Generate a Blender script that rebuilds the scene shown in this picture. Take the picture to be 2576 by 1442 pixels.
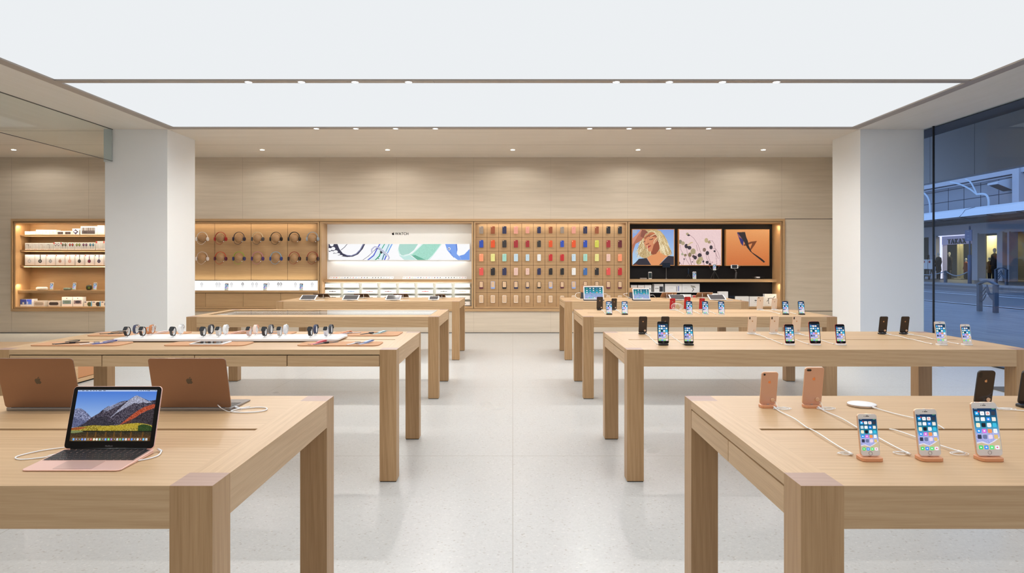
import bpy, math, random
import numpy as np
from mathutils import Vector, Matrix

for _o in list(bpy.data.objects):
    bpy.data.objects.remove(_o)
SC = bpy.context.scene
COL = SC.collection
R = math.radians
random.seed(7)
RNG = np.random.default_rng(11)

# ---------------------------------------------------------------- camera
F = 24 / 36 * 2576
CX, CY, CZ = 1290.0, 662.0, 1.49
cd = bpy.data.cameras.new('camera')
cd.lens = 24; cd.sensor_width = 36; cd.sensor_fit = 'HORIZONTAL'
cd.shift_x = (1288 - CX) / 2576
cd.shift_y = (CY - 721) / 2576
cd.clip_start = .05; cd.clip_end = 300
cam = bpy.data.objects.new('camera', cd)
cam.location = (0, 0, CZ); cam.rotation_euler = (R(90), 0, 0)
COL.objects.link(cam); SC.camera = cam

# ---------------------------------------------------------------- world: blue dusk sky
w = bpy.data.worlds.new('dusk'); SC.world = w; w.use_nodes = True
nt = w.node_tree; nt.nodes.clear()
wo = nt.nodes.new('ShaderNodeOutputWorld'); bg = nt.nodes.new('ShaderNodeBackground')
tc = nt.nodes.new('ShaderNodeTexCoord'); sp = nt.nodes.new('ShaderNodeSeparateXYZ'); cr = nt.nodes.new('ShaderNodeValToRGB')
nt.links.new(tc.outputs['Generated'], sp.inputs[0]); nt.links.new(sp.outputs['Z'], cr.inputs[0])
cr.color_ramp.elements[0].position = .0; cr.color_ramp.elements[0].color = (.33, .47, .80, 1)
cr.color_ramp.elements[1].position = .8; cr.color_ramp.elements[1].color = (.17, .30, .64, 1)
nt.links.new(cr.outputs[0], bg.inputs[0]); bg.inputs[1].default_value = 2.0
nt.links.new(bg.outputs[0], wo.inputs[0])

# ---------------------------------------------------------------- colour management
SC.view_settings.view_transform = 'Standard'
SC.view_settings.look = 'None'
SC.view_settings.exposure = 0.0
SC.view_settings.gamma = 1.0
SC.view_settings.use_curve_mapping = False

PANEL_STRENGTH = .89      # the luminous ceiling
SPOT_POWER = 25.0

HC = 3.743                # ceiling height
def X(px, Y): return (px - CX) / F * Y
def Z(py, Y): return CZ - (py - CY) / F * Y

def area(name, loc, rot, sx, sy, power, color=(1, 1, 1), shape='RECTANGLE', spread=180, parent=None):
    l = bpy.data.lights.new(name, 'AREA'); l.shape = shape; l.size = sx
    if shape in ('RECTANGLE', 'ELLIPSE'): l.size_y = sy
    l.energy = power; l.color = color; l.spread = R(spread)
    o = bpy.data.objects.new(name, l); o.location = loc; o.rotation_euler = rot
    COL.objects.link(o)
    if parent: o.parent = parent
    return o

def lamp(name, loc, power, parent=None, color=(1, .965, .92), size=168):
    l = bpy.data.lights.new(name, 'SPOT'); l.energy = power * 2.6; l.color = color; l.spot_size = R(size); l.spot_blend = .35; l.shadow_soft_size = .032
    o = bpy.data.objects.new(name, l); o.location = loc; COL.objects.link(o)
    if parent: o.parent = parent
    return o

# ---------------------------------------------------------------- materials
def c(r, g, b):
    return tuple((v / 255 / 12.92) if v <= 10 else ((v / 255 + .055) / 1.055) ** 2.4 for v in (r, g, b)) + (1,)
MATS = {}
def mat(name, col=(.8, .8, .8, 1), rough=.5, metal=0, spec=.5, emit=None, strength=0, coat=0, trans=0):
    if name in MATS: return MATS[name]
    m = bpy.data.materials.new(name); m.use_nodes = True
    b = m.node_tree.nodes['Principled BSDF']
    b.inputs['Base Color'].default_value = col
    b.inputs['Roughness'].default_value = rough
    b.inputs['Metallic'].default_value = metal
    b.inputs['Specular IOR Level'].default_value = spec
    b.inputs['Coat Weight'].default_value = coat
    b.inputs['Transmission Weight'].default_value = trans
    if emit:
        b.inputs['Emission Color'].default_value = emit
        b.inputs['Emission Strength'].default_value = strength
    MATS[name] = m
    return m
def nodes(m): return m.node_tree.nodes, m.node_tree.links

def wood(name, axis, light, dark, rough=.42, planks=.12, spec=.4):
    m = mat(name, light, rough, spec=spec); N, L = nodes(m); b = N['Principled BSDF']
    t = N.new('ShaderNodeTexCoord'); oi = N.new('ShaderNodeObjectInfo')
    ofs = N.new('ShaderNodeVectorMath'); ofs.operation = 'SCALE'; ofs.inputs[0].default_value = (3, 5, 7)
    L.new(oi.outputs['Random'], ofs.inputs['Scale'])
    add = N.new('ShaderNodeVectorMath'); add.operation = 'ADD'
    L.new(t.outputs['Object'], add.inputs[0]); L.new(ofs.outputs[0], add.inputs[1])
    def stretched(lo, hi, detail, dist):
        mp = N.new('ShaderNodeMapping'); mp.inputs['Scale'].default_value = [lo if i == axis else hi for i in range(3)]
        L.new(add.outputs[0], mp.inputs[0])
        n = N.new('ShaderNodeTexNoise'); n.inputs['Scale'].default_value = 1; n.inputs['Detail'].default_value = detail
        n.inputs['Distortion'].default_value = dist
        L.new(mp.outputs[0], n.inputs['Vector']); return n.outputs['Fac']
    n1 = stretched(1.6, 75, 4, .3); n2 = stretched(8, 300, 2, 0); n3 = stretched(.5, 7, 2, .8)
    # growth rings
    mp = N.new('ShaderNodeMapping'); mp.inputs['Scale'].default_value = [.7 if i == axis else 14 for i in range(3)]
    L.new(add.outputs[0], mp.inputs[0])
    wv = N.new('ShaderNodeTexWave'); wv.bands_direction = 'DIAGONAL'; wv.inputs['Scale'].default_value = 1.5
    wv.inputs['Distortion'].default_value = 5; wv.inputs['Detail'].default_value = 2; wv.inputs['Detail Scale'].default_value = .7
    L.new(mp.outputs[0], wv.inputs['Vector'])
    def mth(op, a, bb):
        q = N.new('ShaderNodeMath'); q.operation = op
        for i, v in enumerate((a, bb)):
            if isinstance(v, (int, float)): q.inputs[i].default_value = v
            else: L.new(v, q.inputs[i])
        return q.outputs[0]
    s = mth('ADD', mth('MULTIPLY', n1, .44), mth('MULTIPLY', n2, .4))
    s = mth('ADD', s, mth('MULTIPLY', n3, .22)); s = mth('ADD', s, mth('MULTIPLY', wv.outputs['Fac'], .1))
    # one shade per plank
    sx = N.new('ShaderNodeSeparateXYZ'); L.new(t.outputs['Object'], sx.inputs[0])
    other = {0: 'Y', 1: 'X', 2: 'X'}[axis]
    fl = mth('FLOOR', mth('DIVIDE', sx.outputs[other], planks), 0)
    wn = N.new('ShaderNodeTexWhiteNoise'); wn.noise_dimensions = '2D'
    cb = N.new('ShaderNodeCombineXYZ'); L.new(fl, cb.inputs[0]); L.new(oi.outputs['Random'], cb.inputs[1])
    L.new(cb.outputs[0], wn.inputs['Vector'])
    s = mth('ADD', s, mth('MULTIPLY', wn.outputs['Value'], .12))
    cr = N.new('ShaderNodeValToRGB'); cr.color_ramp.elements[0].position = .36; cr.color_ramp.elements[0].color = dark
    cr.color_ramp.elements[1].position = .82; cr.color_ramp.elements[1].color = light
    L.new(s, cr.inputs[0]); L.new(cr.outputs[0], b.inputs['Base Color'])
    bp = N.new('ShaderNodeBump'); bp.inputs['Strength'].default_value = .06; bp.inputs['Distance'].default_value = .001
    L.new(n2, bp.inputs['Height']); L.new(bp.outputs[0], b.inputs['Normal'])
    return m
OL, OD = (.61, .415, .235, 1), (.46, .285, .142, 1)
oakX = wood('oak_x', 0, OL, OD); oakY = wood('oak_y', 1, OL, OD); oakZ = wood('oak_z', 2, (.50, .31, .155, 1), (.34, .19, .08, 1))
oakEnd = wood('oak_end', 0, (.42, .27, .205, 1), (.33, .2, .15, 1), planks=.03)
nicheX = wood('niche_oak_x', 0, (.55, .35, .175, 1), (.42, .25, .115, 1)); nicheZ = wood('niche_oak_z', 2, (.55, .35, .175, 1), (.42, .25, .115, 1))
ballW = wood('ball_oak', 0, (.44, .25, .115, 1), (.30, .155, .065, 1), planks=1)

def stone(name, light, dark, rough=.55, sc=(.5, .5, 9), joints=None):
    m = mat(name, light, rough, spec=.3); N, L = nodes(m); b = N['Principled BSDF']
    t = N.new('ShaderNodeTexCoord'); mp = N.new('ShaderNodeMapping'); mp.inputs['Scale'].default_value = sc
    L.new(t.outputs['Object'], mp.inputs[0])
    n = N.new('ShaderNodeTexNoise'); n.inputs['Scale'].default_value = 1.6; n.inputs['Detail'].default_value = 7; n.inputs['Distortion'].default_value = .5
    L.new(mp.outputs[0], n.inputs['Vector'])
    n2 = N.new('ShaderNodeTexNoise'); n2.inputs['Scale'].default_value = .45; n2.inputs['Detail'].default_value = 2
    L.new(t.outputs['Object'], n2.inputs['Vector'])
    q = N.new('ShaderNodeMath'); q.operation = 'MULTIPLY_ADD'; q.inputs[1].default_value = .75
    q2 = N.new('ShaderNodeMath'); q2.operation = 'MULTIPLY'; q2.inputs[1].default_value = .25
    L.new(n2.outputs['Fac'], q2.inputs[0]); L.new(n.outputs['Fac'], q.inputs[0]); L.new(q2.outputs[0], q.inputs[2])
    cr = N.new('ShaderNodeValToRGB'); cr.color_ramp.elements[0].position = .33; cr.color_ramp.elements[0].color = dark
    cr.color_ramp.elements[1].position = .66; cr.color_ramp.elements[1].color = light
    L.new(q.outputs[0], cr.inputs[0]); L.new(cr.outputs[0], b.inputs['Base Color'])
    return m
wallStone = stone('wall_stone', (.70, .60, .475, 1), (.62, .525, .405, 1), sc=(.7, .7, 12))
ceilStone = stone('ceiling_stone', (.80, .735, .645, 1), (.75, .685, .595, 1), sc=(.4, 6, 1))
ceilStoneY = stone('ceiling_stone_long', (.80, .75, .68, 1), (.76, .71, .63, 1), sc=(6, .4, 1))

def terrazzo():
    m = mat('terrazzo', (.7, .69, .65, 1), .16, spec=.5); N, L = nodes(m); b = N['Principled BSDF']
    g = N.new('ShaderNodeNewGeometry')
    v = N.new('ShaderNodeTexVoronoi'); v.inputs['Scale'].default_value = 95; L.new(g.outputs['Position'], v.inputs['Vector'])
    wn = N.new('ShaderNodeSeparateColor'); L.new(v.outputs['Color'], wn.inputs[0])
    cr = N.new('ShaderNodeValToRGB'); e = cr.color_ramp.elements
    e[0].position = 0; e[0].color = (.47, .45, .42, 1); e[1].position = .04; e[1].color = (.57, .575, .565, 1)
    a = e.new(.5); a.color = (.60, .605, .595, 1); a = e.new(.97); a.color = (.625, .63, .62, 1); a = e.new(1); a.color = (.70, .70, .68, 1)
    L.new(wn.outputs[0], cr.inputs[0])
    v2 = N.new('ShaderNodeTexVoronoi'); v2.inputs['Scale'].default_value = 38; L.new(g.outputs['Position'], v2.inputs['Vector'])
    c1 = N.new('ShaderNodeMath'); c1.operation = 'LESS_THAN'; c1.inputs[1].default_value = .055; L.new(v2.outputs['Distance'], c1.inputs[0])
    w2 = N.new('ShaderNodeSeparateColor'); L.new(v2.outputs['Color'], w2.inputs[0])
    c2 = N.new('ShaderNodeMath'); c2.operation = 'LESS_THAN'; c2.inputs[1].default_value = .12; L.new(w2.outputs[1], c2.inputs[0])
    c3 = N.new('ShaderNodeMath'); c3.operation = 'MULTIPLY'; L.new(c1.outputs[0], c3.inputs[0]); L.new(c2.outputs[0], c3.inputs[1])
    mx = N.new('ShaderNodeMix'); mx.data_type = 'RGBA'; L.new(c3.outputs[0], mx.inputs[0]); L.new(cr.outputs[0], mx.inputs[6]); mx.inputs[7].default_value = (.25, .22, .19, 1)
    # joints
    s = N.new('ShaderNodeSeparateXYZ'); L.new(g.outputs['Position'], s.inputs[0])
    def joint(out, start, pitch, wd):
        a = N.new('ShaderNodeMath'); a.operation = 'SUBTRACT'; L.new(out, a.inputs[0]); a.inputs[1].default_value = start - wd
        bb = N.new('ShaderNodeMath'); bb.operation = 'FLOORED_MODULO'; L.new(a.outputs[0], bb.inputs[0]); bb.inputs[1].default_value = pitch
        d = N.new('ShaderNodeMath'); d.operation = 'LESS_THAN'; L.new(bb.outputs[0], d.inputs[0]); d.inputs[1].default_value = 2 * wd
        return d.outputs[0]
    j1 = joint(s.outputs[0], 0, 2.82, .0022); j2 = joint(s.outputs[1], 5.27, 2.93, .0035)
    jm = N.new('ShaderNodeMath'); jm.operation = 'MAXIMUM'; L.new(j1, jm.inputs[0]); L.new(j2, jm.inputs[1])
    m2 = N.new('ShaderNodeMix'); m2.data_type = 'RGBA'; L.new(jm.outputs[0], m2.inputs[0]); L.new(mx.outputs[2], m2.inputs[6]); m2.inputs[7].default_value = (.40, .385, .35, 1)
    L.new(m2.outputs[2], b.inputs['Base Color'])
    n = N.new('ShaderNodeTexNoise'); n.inputs['Scale'].default_value = 1.2; L.new(g.outputs['Position'], n.inputs['Vector'])
    mr = N.new('ShaderNodeMapRange'); mr.inputs[3].default_value = .24; mr.inputs[4].default_value = .36; L.new(n.outputs[0], mr.inputs[0]); L.new(mr.outputs[0], b.inputs['Roughness'])
    return m
terr = terrazzo()

def glass(name, tint=(.96, .98, .98, 1), reflect=1.0):
    m = bpy.data.materials.new(name); m.use_nodes = True; N, L = nodes(m); N.clear()
    o = N.new('ShaderNodeOutputMaterial'); mx = N.new('ShaderNodeMixShader'); tr = N.new('ShaderNodeBsdfTransparent'); gl = N.new('ShaderNodeBsdfGlossy')
    g = N.new('ShaderNodeNewGeometry'); dt = N.new('ShaderNodeVectorMath'); dt.operation = 'DOT_PRODUCT'
    L.new(g.outputs['Incoming'], dt.inputs[0]); L.new(g.outputs['Normal'], dt.inputs[1])
    def mth(op, a_, b_):
        q = N.new('ShaderNodeMath'); q.operation = op
        for i, v in enumerate((a_, b_)):
            if isinstance(v, (int, float)): q.inputs[i].default_value = v
            elif v is not None: L.new(v, q.inputs[i])
        return q.outputs[0]
    ab = mth('ABSOLUTE', dt.outputs['Value'], None)
    fr = mth('ADD', mth('MULTIPLY', mth('POWER', mth('SUBTRACT', 1.0, ab), 5.0), .96), .04)
    mu = N.new('ShaderNodeMath'); mu.operation = 'MULTIPLY'; mu.inputs[1].default_value = reflect
    tr.inputs[0].default_value = tint; gl.inputs['Roughness'].default_value = .01
    L.new(fr, mu.inputs[0]); L.new(mu.outputs[0], mx.inputs[0]); L.new(tr.outputs[0], mx.inputs[1]); L.new(gl.outputs[0], mx.inputs[2]); L.new(mx.outputs[0], o.inputs[0])
    MATS[name] = m; return m
glassM = glass('clear_glass', (.93, .96, .95, 1), .8)
glassBaf = glass('baffle_glass', (.965, .985, .975, 1), .8)
glassTop = glass('table_glass', (.95, .97, .97, 1), 1.0)

def attr_mat(name, emit=0, rough=.5):
    m = mat(name, rough=rough); N, L = nodes(m); b = N['Principled BSDF']
    a = N.new('ShaderNodeAttribute'); a.attribute_name = 'Col'
    if emit:
        L.new(a.outputs[0], b.inputs['Emission Color']); b.inputs['Emission Strength'].default_value = emit
        b.inputs['Base Color'].default_value = (.01, .01, .01, 1); b.inputs['Specular IOR Level'].default_value = .3
    else: L.new(a.outputs[0], b.inputs['Base Color'])
    return m
screenM = attr_mat('lit_screen', 1.0, .12); printM = attr_mat('printed_card', 0, .55); lightboxM = attr_mat('lightbox_print', .96, .4)

white = mat('white_plastic', c(240, 240, 240), .35); whiteCard = mat('white_card', c(240, 239, 237), .6)
black = mat('black_gloss', (.006, .006, .007, 1), .12); blackM = mat('black_matte', (.012, .011, .012, 1), .55)
gap = mat('shadow_gap', (.004, .004, .004, 1), .9); alu = mat('aluminium', c(190, 190, 192), .3, .9)
leather = mat('tan_leather', (.53, .25, .11, 1), .55)
whiteWall = mat('white_plaster', (.90, .90, .885, 1), .7, spec=.2)
brassM = mat('satin_strip', (.40, .345, .30, 1), .5, .0)
lumM = mat('luminous_ceiling', (0, 0, 0, 1), 1, spec=0, emit=(.945, .975, 1.0, 1), strength=PANEL_STRENGTH)
lampM = mat('lamp_lens', (1, 1, 1, 1), .5, emit=(1, .97, .92, 1), strength=8)
ledM = mat('led_strip', (1, 1, 1, 1), .5, emit=(1, .86, .66, 1), strength=3)
cableM = mat('white_cable', c(238, 238, 238), .4)

# ---------------------------------------------------------------- mesh helpers
class MB:
    def __init__(s): s.v = []; s.f = []; s.m = []; s.sm = []
    def add(s, vs, fs, mi=0, smooth=False, M=None):
        n = len(s.v)
        s.v += [tuple(M @ Vector(p)) if M else tuple(p) for p in vs]
        for f in fs: s.f.append([n + i for i in f]); s.m.append(mi); s.sm.append(smooth)
        return s
    def box(s, x0, x1, y0, y1, z0, z1, mi=0, M=None, top=None):
        vs = [(x0, y0, z0), (x1, y0, z0), (x1, y1, z0), (x0, y1, z0), (x0, y0, z1), (x1, y0, z1), (x1, y1, z1), (x0, y1, z1)]
        s.add(vs, [(0, 3, 2, 1), (4, 5, 6, 7), (0, 1, 5, 4), (1, 2, 6, 5), (2, 3, 7, 6), (3, 0, 4, 7)], mi, M=M)
        if top is not None: s.m[-5] = top
        return s
    def prism(s, poly, z0, z1, mi=0, bev=0, M=None, smooth=False, cap=None):
        n = len(poly); cxx = sum(p[0] for p in poly) / n; cyy = sum(p[1] for p in poly) / n
        ext = max(max(abs(p[0] - cxx), abs(p[1] - cyy)) for p in poly)
        def ring(z, ins):
            k = 1 - ins / ext
            return [(cxx + (p[0] - cxx) * k, cyy + (p[1] - cyy) * k, z) for p in poly]
        lv = [(z0, 0), (z1, 0)] if not bev else [(z0, bev), (z0 + bev, 0), (z1 - bev, 0), (z1, bev)]
        vs = []
        for z, i in lv: vs += ring(z, i)
        fs = []
        for k in range(len(lv) - 1):
            for i in range(n):
                j = (i + 1) % n; fs.append((k * n + i, k * n + j, (k + 1) * n + j, (k + 1) * n + i))
        s.add(vs, fs, mi, smooth, M)
        base = len(s.v) - len(vs)
        s.f.append([base + i for i in range(n)][::-1]); s.m.append(mi); s.sm.append(False)
        s.f.append([base + (len(lv) - 1) * n + i for i in range(n)]); s.m.append(mi if cap is None else cap); s.sm.append(False)
        return s
    def tube(s, pts, r, seg=8, mi=0, M=None, closed=False, caps=True):
        P = [Vector(p) for p in pts]; n = len(P); vs = []; up = None
        for i in range(n):
            a = P[(i - 1) % n] if (closed or i) else P[i]; b = P[(i + 1) % n] if (closed or i < n - 1) else P[i]
            d = (b - a).normalized()
            if up is None: up = d.orthogonal().normalized()
            up = (up - d * up.dot(d)); up = up.normalized() if up.length > 1e-6 else d.orthogonal().normalized()
            side = d.cross(up); rr = r[i] if isinstance(r, (list, tuple)) else r
            for k in range(seg):
                t = 2 * math.pi * k / seg; vs.append(P[i] + up * math.cos(t) * rr + side * math.sin(t) * rr)
        fs = []
        for i in range(n if closed else n - 1):
            i2 = (i + 1) % n
            for k in range(seg):
                k2 = (k + 1) % seg; fs.append((i * seg + k, i2 * seg + k, i2 * seg + k2, i * seg + k2))
        if not closed and caps: fs.append(tuple(range(seg))); fs.append(tuple(range((n - 1) * seg, n * seg))[::-1])
        return s.add(vs, fs, mi, True, M)
    def lathe(s, prof, seg=24, mi=0, M=None):
        vs = []; n = len(prof)
        for k in range(seg):
            t = 2 * math.pi * k / seg
            for r, z in prof: vs.append((r * math.cos(t), r * math.sin(t), z))
        fs = []
        for k in range(seg):
            k2 = (k + 1) % seg
            for i in range(n - 1): fs.append((k * n + i, k2 * n + i, k2 * n + i + 1, k * n + i + 1))
        return s.add(vs, fs, mi, True, M)
    def ball(s, ctr, rad, seg=20, mi=0, M=None):
        rx, ry, rz = rad if isinstance(rad, tuple) else (rad,) * 3
        MM = Matrix.Translation(ctr) @ Matrix.Diagonal((rx, ry, rz, 1))
        if M: MM = M @ MM
        prof = [(max(math.sin(math.pi * i / 12), 0), -math.cos(math.pi * i / 12)) for i in range(13)]
        return s.lathe(prof, seg, mi, MM)
    def band(s, pts, width, th, mi=0, M=None, closed=False, axis=(1, 0, 0)):
        """A strap: a strip of the given width along axis that follows pts."""
        P = [Vector(p) for p in pts]; n = len(P); A = Vector(axis).normalized(); vs = []
        for i in range(n):
            a = P[(i - 1) % n] if (closed or i) else P[i]; b = P[(i + 1) % n] if (closed or i < n - 1) else P[i]
            nn = (b - a).normalized().cross(A).normalized() * th / 2
            for q in (-1, 1):
                vs.append(P[i] + A * width / 2 * q + nn); vs.append(P[i] + A * width / 2 * q - nn)
        fs = []
        for i in range(n if closed else n - 1):
            j = (i + 1) % n; a, b = i * 4, j * 4
            fs += [(a, a + 2, b + 2, b), (a + 1, b + 1, b + 3, a + 3), (a, b, b + 1, a + 1), (a + 2, a + 3, b + 3, b + 2)]
        if not closed: fs += [(0, 1, 3, 2), (n * 4 - 4, n * 4 - 2, n * 4 - 1, n * 4 - 3)]
        return s.add(vs, fs, mi, False, M)
    def build(s, name, mats, parent=None):
        me = bpy.data.meshes.new(name); me.from_pydata(s.v, [], s.f)
        for m in (mats if isinstance(mats, (list, tuple)) else [mats]): me.materials.append(m)
        me.polygons.foreach_set('material_index', s.m); me.polygons.foreach_set('use_smooth', s.sm); me.update()
        o = bpy.data.objects.new(name, me); COL.objects.link(o)
        if parent: o.parent = parent
        return o

def rrect(w, h, r, n=5, cx=0, cy=0):
    """Rounded rectangle outline, counter-clockwise."""
    out = []
    for sx, sy, a0 in ((1, 1, 0), (-1, 1, 90), (-1, -1, 180), (1, -1, 270)):
        for i in range(n + 1):
            a = R(a0 + 90 * i / n); out.append((cx + sx * (w / 2 - r) + r * math.cos(a), cy + sy * (h / 2 - r) + r * math.sin(a)))
    return out
def circle(r, n=24, cx=0, cy=0): return [(cx + r * math.cos(2 * math.pi * i / n), cy + r * math.sin(2 * math.pi * i / n)) for i in range(n)]

def tag(o, label=None, cat=None, group=None, kind=None):
    if label: o['label'] = label
    if cat: o['category'] = cat
    if group: o['group'] = group
    if kind: o['kind'] = kind
    return o
def thing(name, loc, label, cat, group=None, rot=(0, 0, 0)):
    o = bpy.data.objects.new(name, None); o.empty_display_size = .05; COL.objects.link(o)
    o.location = loc; o.rotation_euler = rot
    return tag(o, label, cat, group)
def struct(name, mb, mats): return tag(mb.build(name, mats), kind='structure')
def copy_tree(o, parent=None):
    n = o.copy(); COL.objects.link(n)
    if parent: n.parent = parent
    for ch in o.children: copy_tree(ch, n)
    return n
def dup(o, loc, label, group=None, rot=None):
    n = copy_tree(o); n.location = loc
    if rot: n.rotation_euler = rot
    n['label'] = label
    if group: n['group'] = group
    return n
def spline(pts, n=8, closed=False):
    P = [Vector(p) for p in pts]; out = []; m = len(P)
    for i in range(m if closed else m - 1):
        p0 = P[(i - 1) % m] if (closed or i) else P[0]; p1 = P[i]; p2 = P[(i + 1) % m]
        p3 = P[(i + 2) % m] if (closed or i < m - 2) else P[-1]
        for k in range(n):
            t = k / n
            out.append(.5 * ((2 * p1) + (p2 - p0) * t + (2 * p0 - 5 * p1 + 4 * p2 - p3) * t * t + (3 * p1 - p0 - 3 * p2 + p3) * t ** 3))
    if not closed: out.append(P[-1])
    return out
def text(body, size, loc, rot, m, parent, name='lettering', ext=.0004, align='CENTER', spacing=1):
    cu = bpy.data.curves.new(name, 'FONT'); cu.body = body; cu.size = size; cu.extrude = ext; cu.align_x = align; cu.align_y = 'CENTER'; cu.space_character = spacing; cu.offset = size * .012
    tmp = bpy.data.objects.new('tmp', cu); COL.objects.link(tmp); dg = bpy.context.evaluated_depsgraph_get(); me = bpy.data.meshes.new_from_object(tmp.evaluated_get(dg)); bpy.data.objects.remove(tmp); me.materials.clear(); me.materials.append(m)
    o = bpy.data.objects.new(name, me); o.location = loc; o.rotation_euler = rot; COL.objects.link(o)
    if parent: o.parent = parent
    return o
ORD = ['first', 'second', 'third', 'fourth', 'fifth', 'sixth', 'seventh', 'eighth', 'ninth', 'tenth', 'eleventh', 'twelfth', 'thirteenth']

# ---------------------------------------------------------------- painted surfaces: colour per grid point
class Img:
    def __init__(s, w, h, col=(255, 255, 255)):
        s.w, s.h = w, h; s.a = np.zeros((h, w, 3)); s.a[:] = np.array(col) / 255
        s.y, s.x = np.mgrid[0:h, 0:w].astype(float); s.x = (s.x + .5) / w; s.y = (s.y + .5) / h   # 0..1, y down
    def put(s, mask, col, al=1):
        col = np.array(col, float) / 255
        s.a[mask] = s.a[mask] * (1 - al) + (col if col.ndim == 1 else col[mask]) * al; return s
    def grad(s, c0, c1, y0=0, y1=1, mask=None):
        t = np.clip((s.y - y0) / (y1 - y0), 0, 1)[..., None]; g = (np.array(c0) * (1 - t) + np.array(c1) * t) / 255
        if mask is None: s.a[:] = g
        else: s.a[mask] = g[mask]
        return s
    def poly(s, pts, col=None, al=1):
        m = np.zeros((s.h, s.w), bool); n = len(pts)
        for i in range(n):
            x0, y0 = pts[i]; x1, y1 = pts[(i + 1) % n]
            if y0 == y1: continue
            cr = ((y0 > s.y) != (y1 > s.y)) & (s.x < (x1 - x0) * (s.y - y0) / (y1 - y0) + x0)
            m ^= cr
        if col is not None: s.put(m, col, al)
        return m
    def ell(s, cx, cy, rx, ry, col=None, al=1, rot=0):
        dx, dy = s.x - cx, s.y - cy; asp = s.h / s.w
        dy = dy * asp; ca, sa = math.cos(rot), math.sin(rot)
        u = dx * ca + dy * sa; v = -dx * sa + dy * ca
        m = (u / rx) ** 2 + (v / (ry * asp)) ** 2 < 1
        if col is not None: s.put(m, col, al)
        return m
    def rect(s, x0, y0, x1, y1, col, al=1):
        return s.put((s.x >= x0) & (s.x < x1) & (s.y >= y0) & (s.y < y1), col, al)
    def line(s, pts, wd, col, al=1):
        asp = s.h / s.w; m = np.zeros((s.h, s.w), bool)
        for (x0, y0), (x1, y1) in zip(pts[:-1], pts[1:]):
            dx, dy = x1 - x0, (y1 - y0) * asp; L2 = dx * dx + dy * dy + 1e-12
            t = np.clip(((s.x - x0) * dx + (s.y - y0) * asp * dy) / L2, 0, 1)
            m |= (s.x - x0 - t * dx) ** 2 + ((s.y - y0) * asp - t * dy) ** 2 < (wd / 2) ** 2
        s.put(m, col, al); return m
    def noise(s, mask, amt, sc=1):
        n = RNG.random((s.h // sc + 2, s.w // sc + 2)); n = np.repeat(np.repeat(n, sc, 0), sc, 1)[:s.h, :s.w, None] - .5
        s.a = np.where(mask[..., None], np.clip(s.a + n * amt, 0, 1), s.a); return s
    def mesh(s, name, w, h, m, parent=None, loc=(0, 0, 0), rot=(0, 0, 0), th=0):
        """A grid in the XZ plane, facing -Y, centred."""
        gx = np.linspace(-w / 2, w / 2, s.w); gz = np.linspace(h / 2, -h / 2, s.h)
        xx, zz = np.meshgrid(gx, gz); n = s.w * s.h
        co = np.zeros((n, 3)); co[:, 0] = xx.ravel(); co[:, 2] = zz.ravel()
        i = (np.arange(s.h - 1)[:, None] * s.w + np.arange(s.w - 1)[None]).ravel()
        fa = np.stack([i, i + s.w, i + s.w + 1, i + 1], 1)
        me = bpy.data.meshes.new(name); me.from_pydata(co.tolist(), [], fa.tolist())
        a = s.a.reshape(-1, 3); lin = np.where(a <= .04045, a / 12.92, ((a + .055) / 1.055) ** 2.4)
        at = me.attributes.new('Col', 'FLOAT_COLOR', 'POINT'); at.data.foreach_set('color', np.concatenate([lin, np.ones((n, 1))], 1).ravel())
        me.materials.append(m); me.update()
        o = bpy.data.objects.new(name, me); o.location = loc; o.rotation_euler = rot; COL.objects.link(o)
        if parent: o.parent = parent
        return o

# logo outline: a bitten apple with a leaf, from cubic curves; unit height 1, centred
def logo_polys():
    S1 = [(12.152, 6.896), [(-.948, 0, -2.415, -1.078, -3.96, -1.04), (-2.04, .027, -3.91, 1.183, -4.961, 3.014), (-2.117, 3.675, -.546, 9.103, 1.519, 12.09), (1.013, 1.454, 2.208, 3.09, 3.792, 3.039),
          (1.52, -.065, 2.09, -.987, 3.935, -.987), (1.831, 0, 2.35, .987, 3.96, .948), (1.637, -.026, 2.676, -1.48, 3.676, -2.948), (1.156, -1.688, 1.636, -3.325, 1.662, -3.415),
          (-.039, -.013, -3.182, -1.221, -3.22, -4.857), (-.026, -3.04, 2.48, -4.494, 2.597, -4.559), (-1.429, -2.09, -3.623, -2.324, -4.39, -2.376), (-2, -.156, -3.675, 1.09, -4.61, 1.09)]]
    S2 = [(15.53, 3.83), [(.843, -1.012, 1.4, -2.427, 1.245, -3.83), (-1.207, .052, -2.662, .805, -3.532, 1.818), (-.78, .896, -1.454, 2.338, -1.273, 3.714), (1.338, .104, 2.715, -.688, 3.559, -1.701)]]
    out = []
    for (x, y), segs in (S1, S2):
        P = []
        for a, b, c_, d, e, f in segs:
            for k in range(5):
                t = k / 5; u = 1 - t
                P.append((x + 3 * u * u * t * a + 3 * u * t * t * c_ + t ** 3 * e, y + 3 * u * u * t * b + 3 * u * t * t * d + t ** 3 * f))
            x += e; y += f
        out.append([((p[0] - 12) / 24, (12 - p[1]) / 24) for p in P])
    return out
LOGO = logo_polys()
def logo(parent, size, m, M, name='logo', th=.0004):
    mb = MB()
    for p in LOGO: mb.prism([(a * size, b * size) for a, b in p], 0, th, M=M)
    return mb.build(name, m, parent)
FACE = Matrix.Rotation(R(90), 4, 'X')        # XY plane (z out) -> XZ plane, out towards -Y
BACK = Matrix.Rotation(R(180), 4, 'Z') @ FACE

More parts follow.
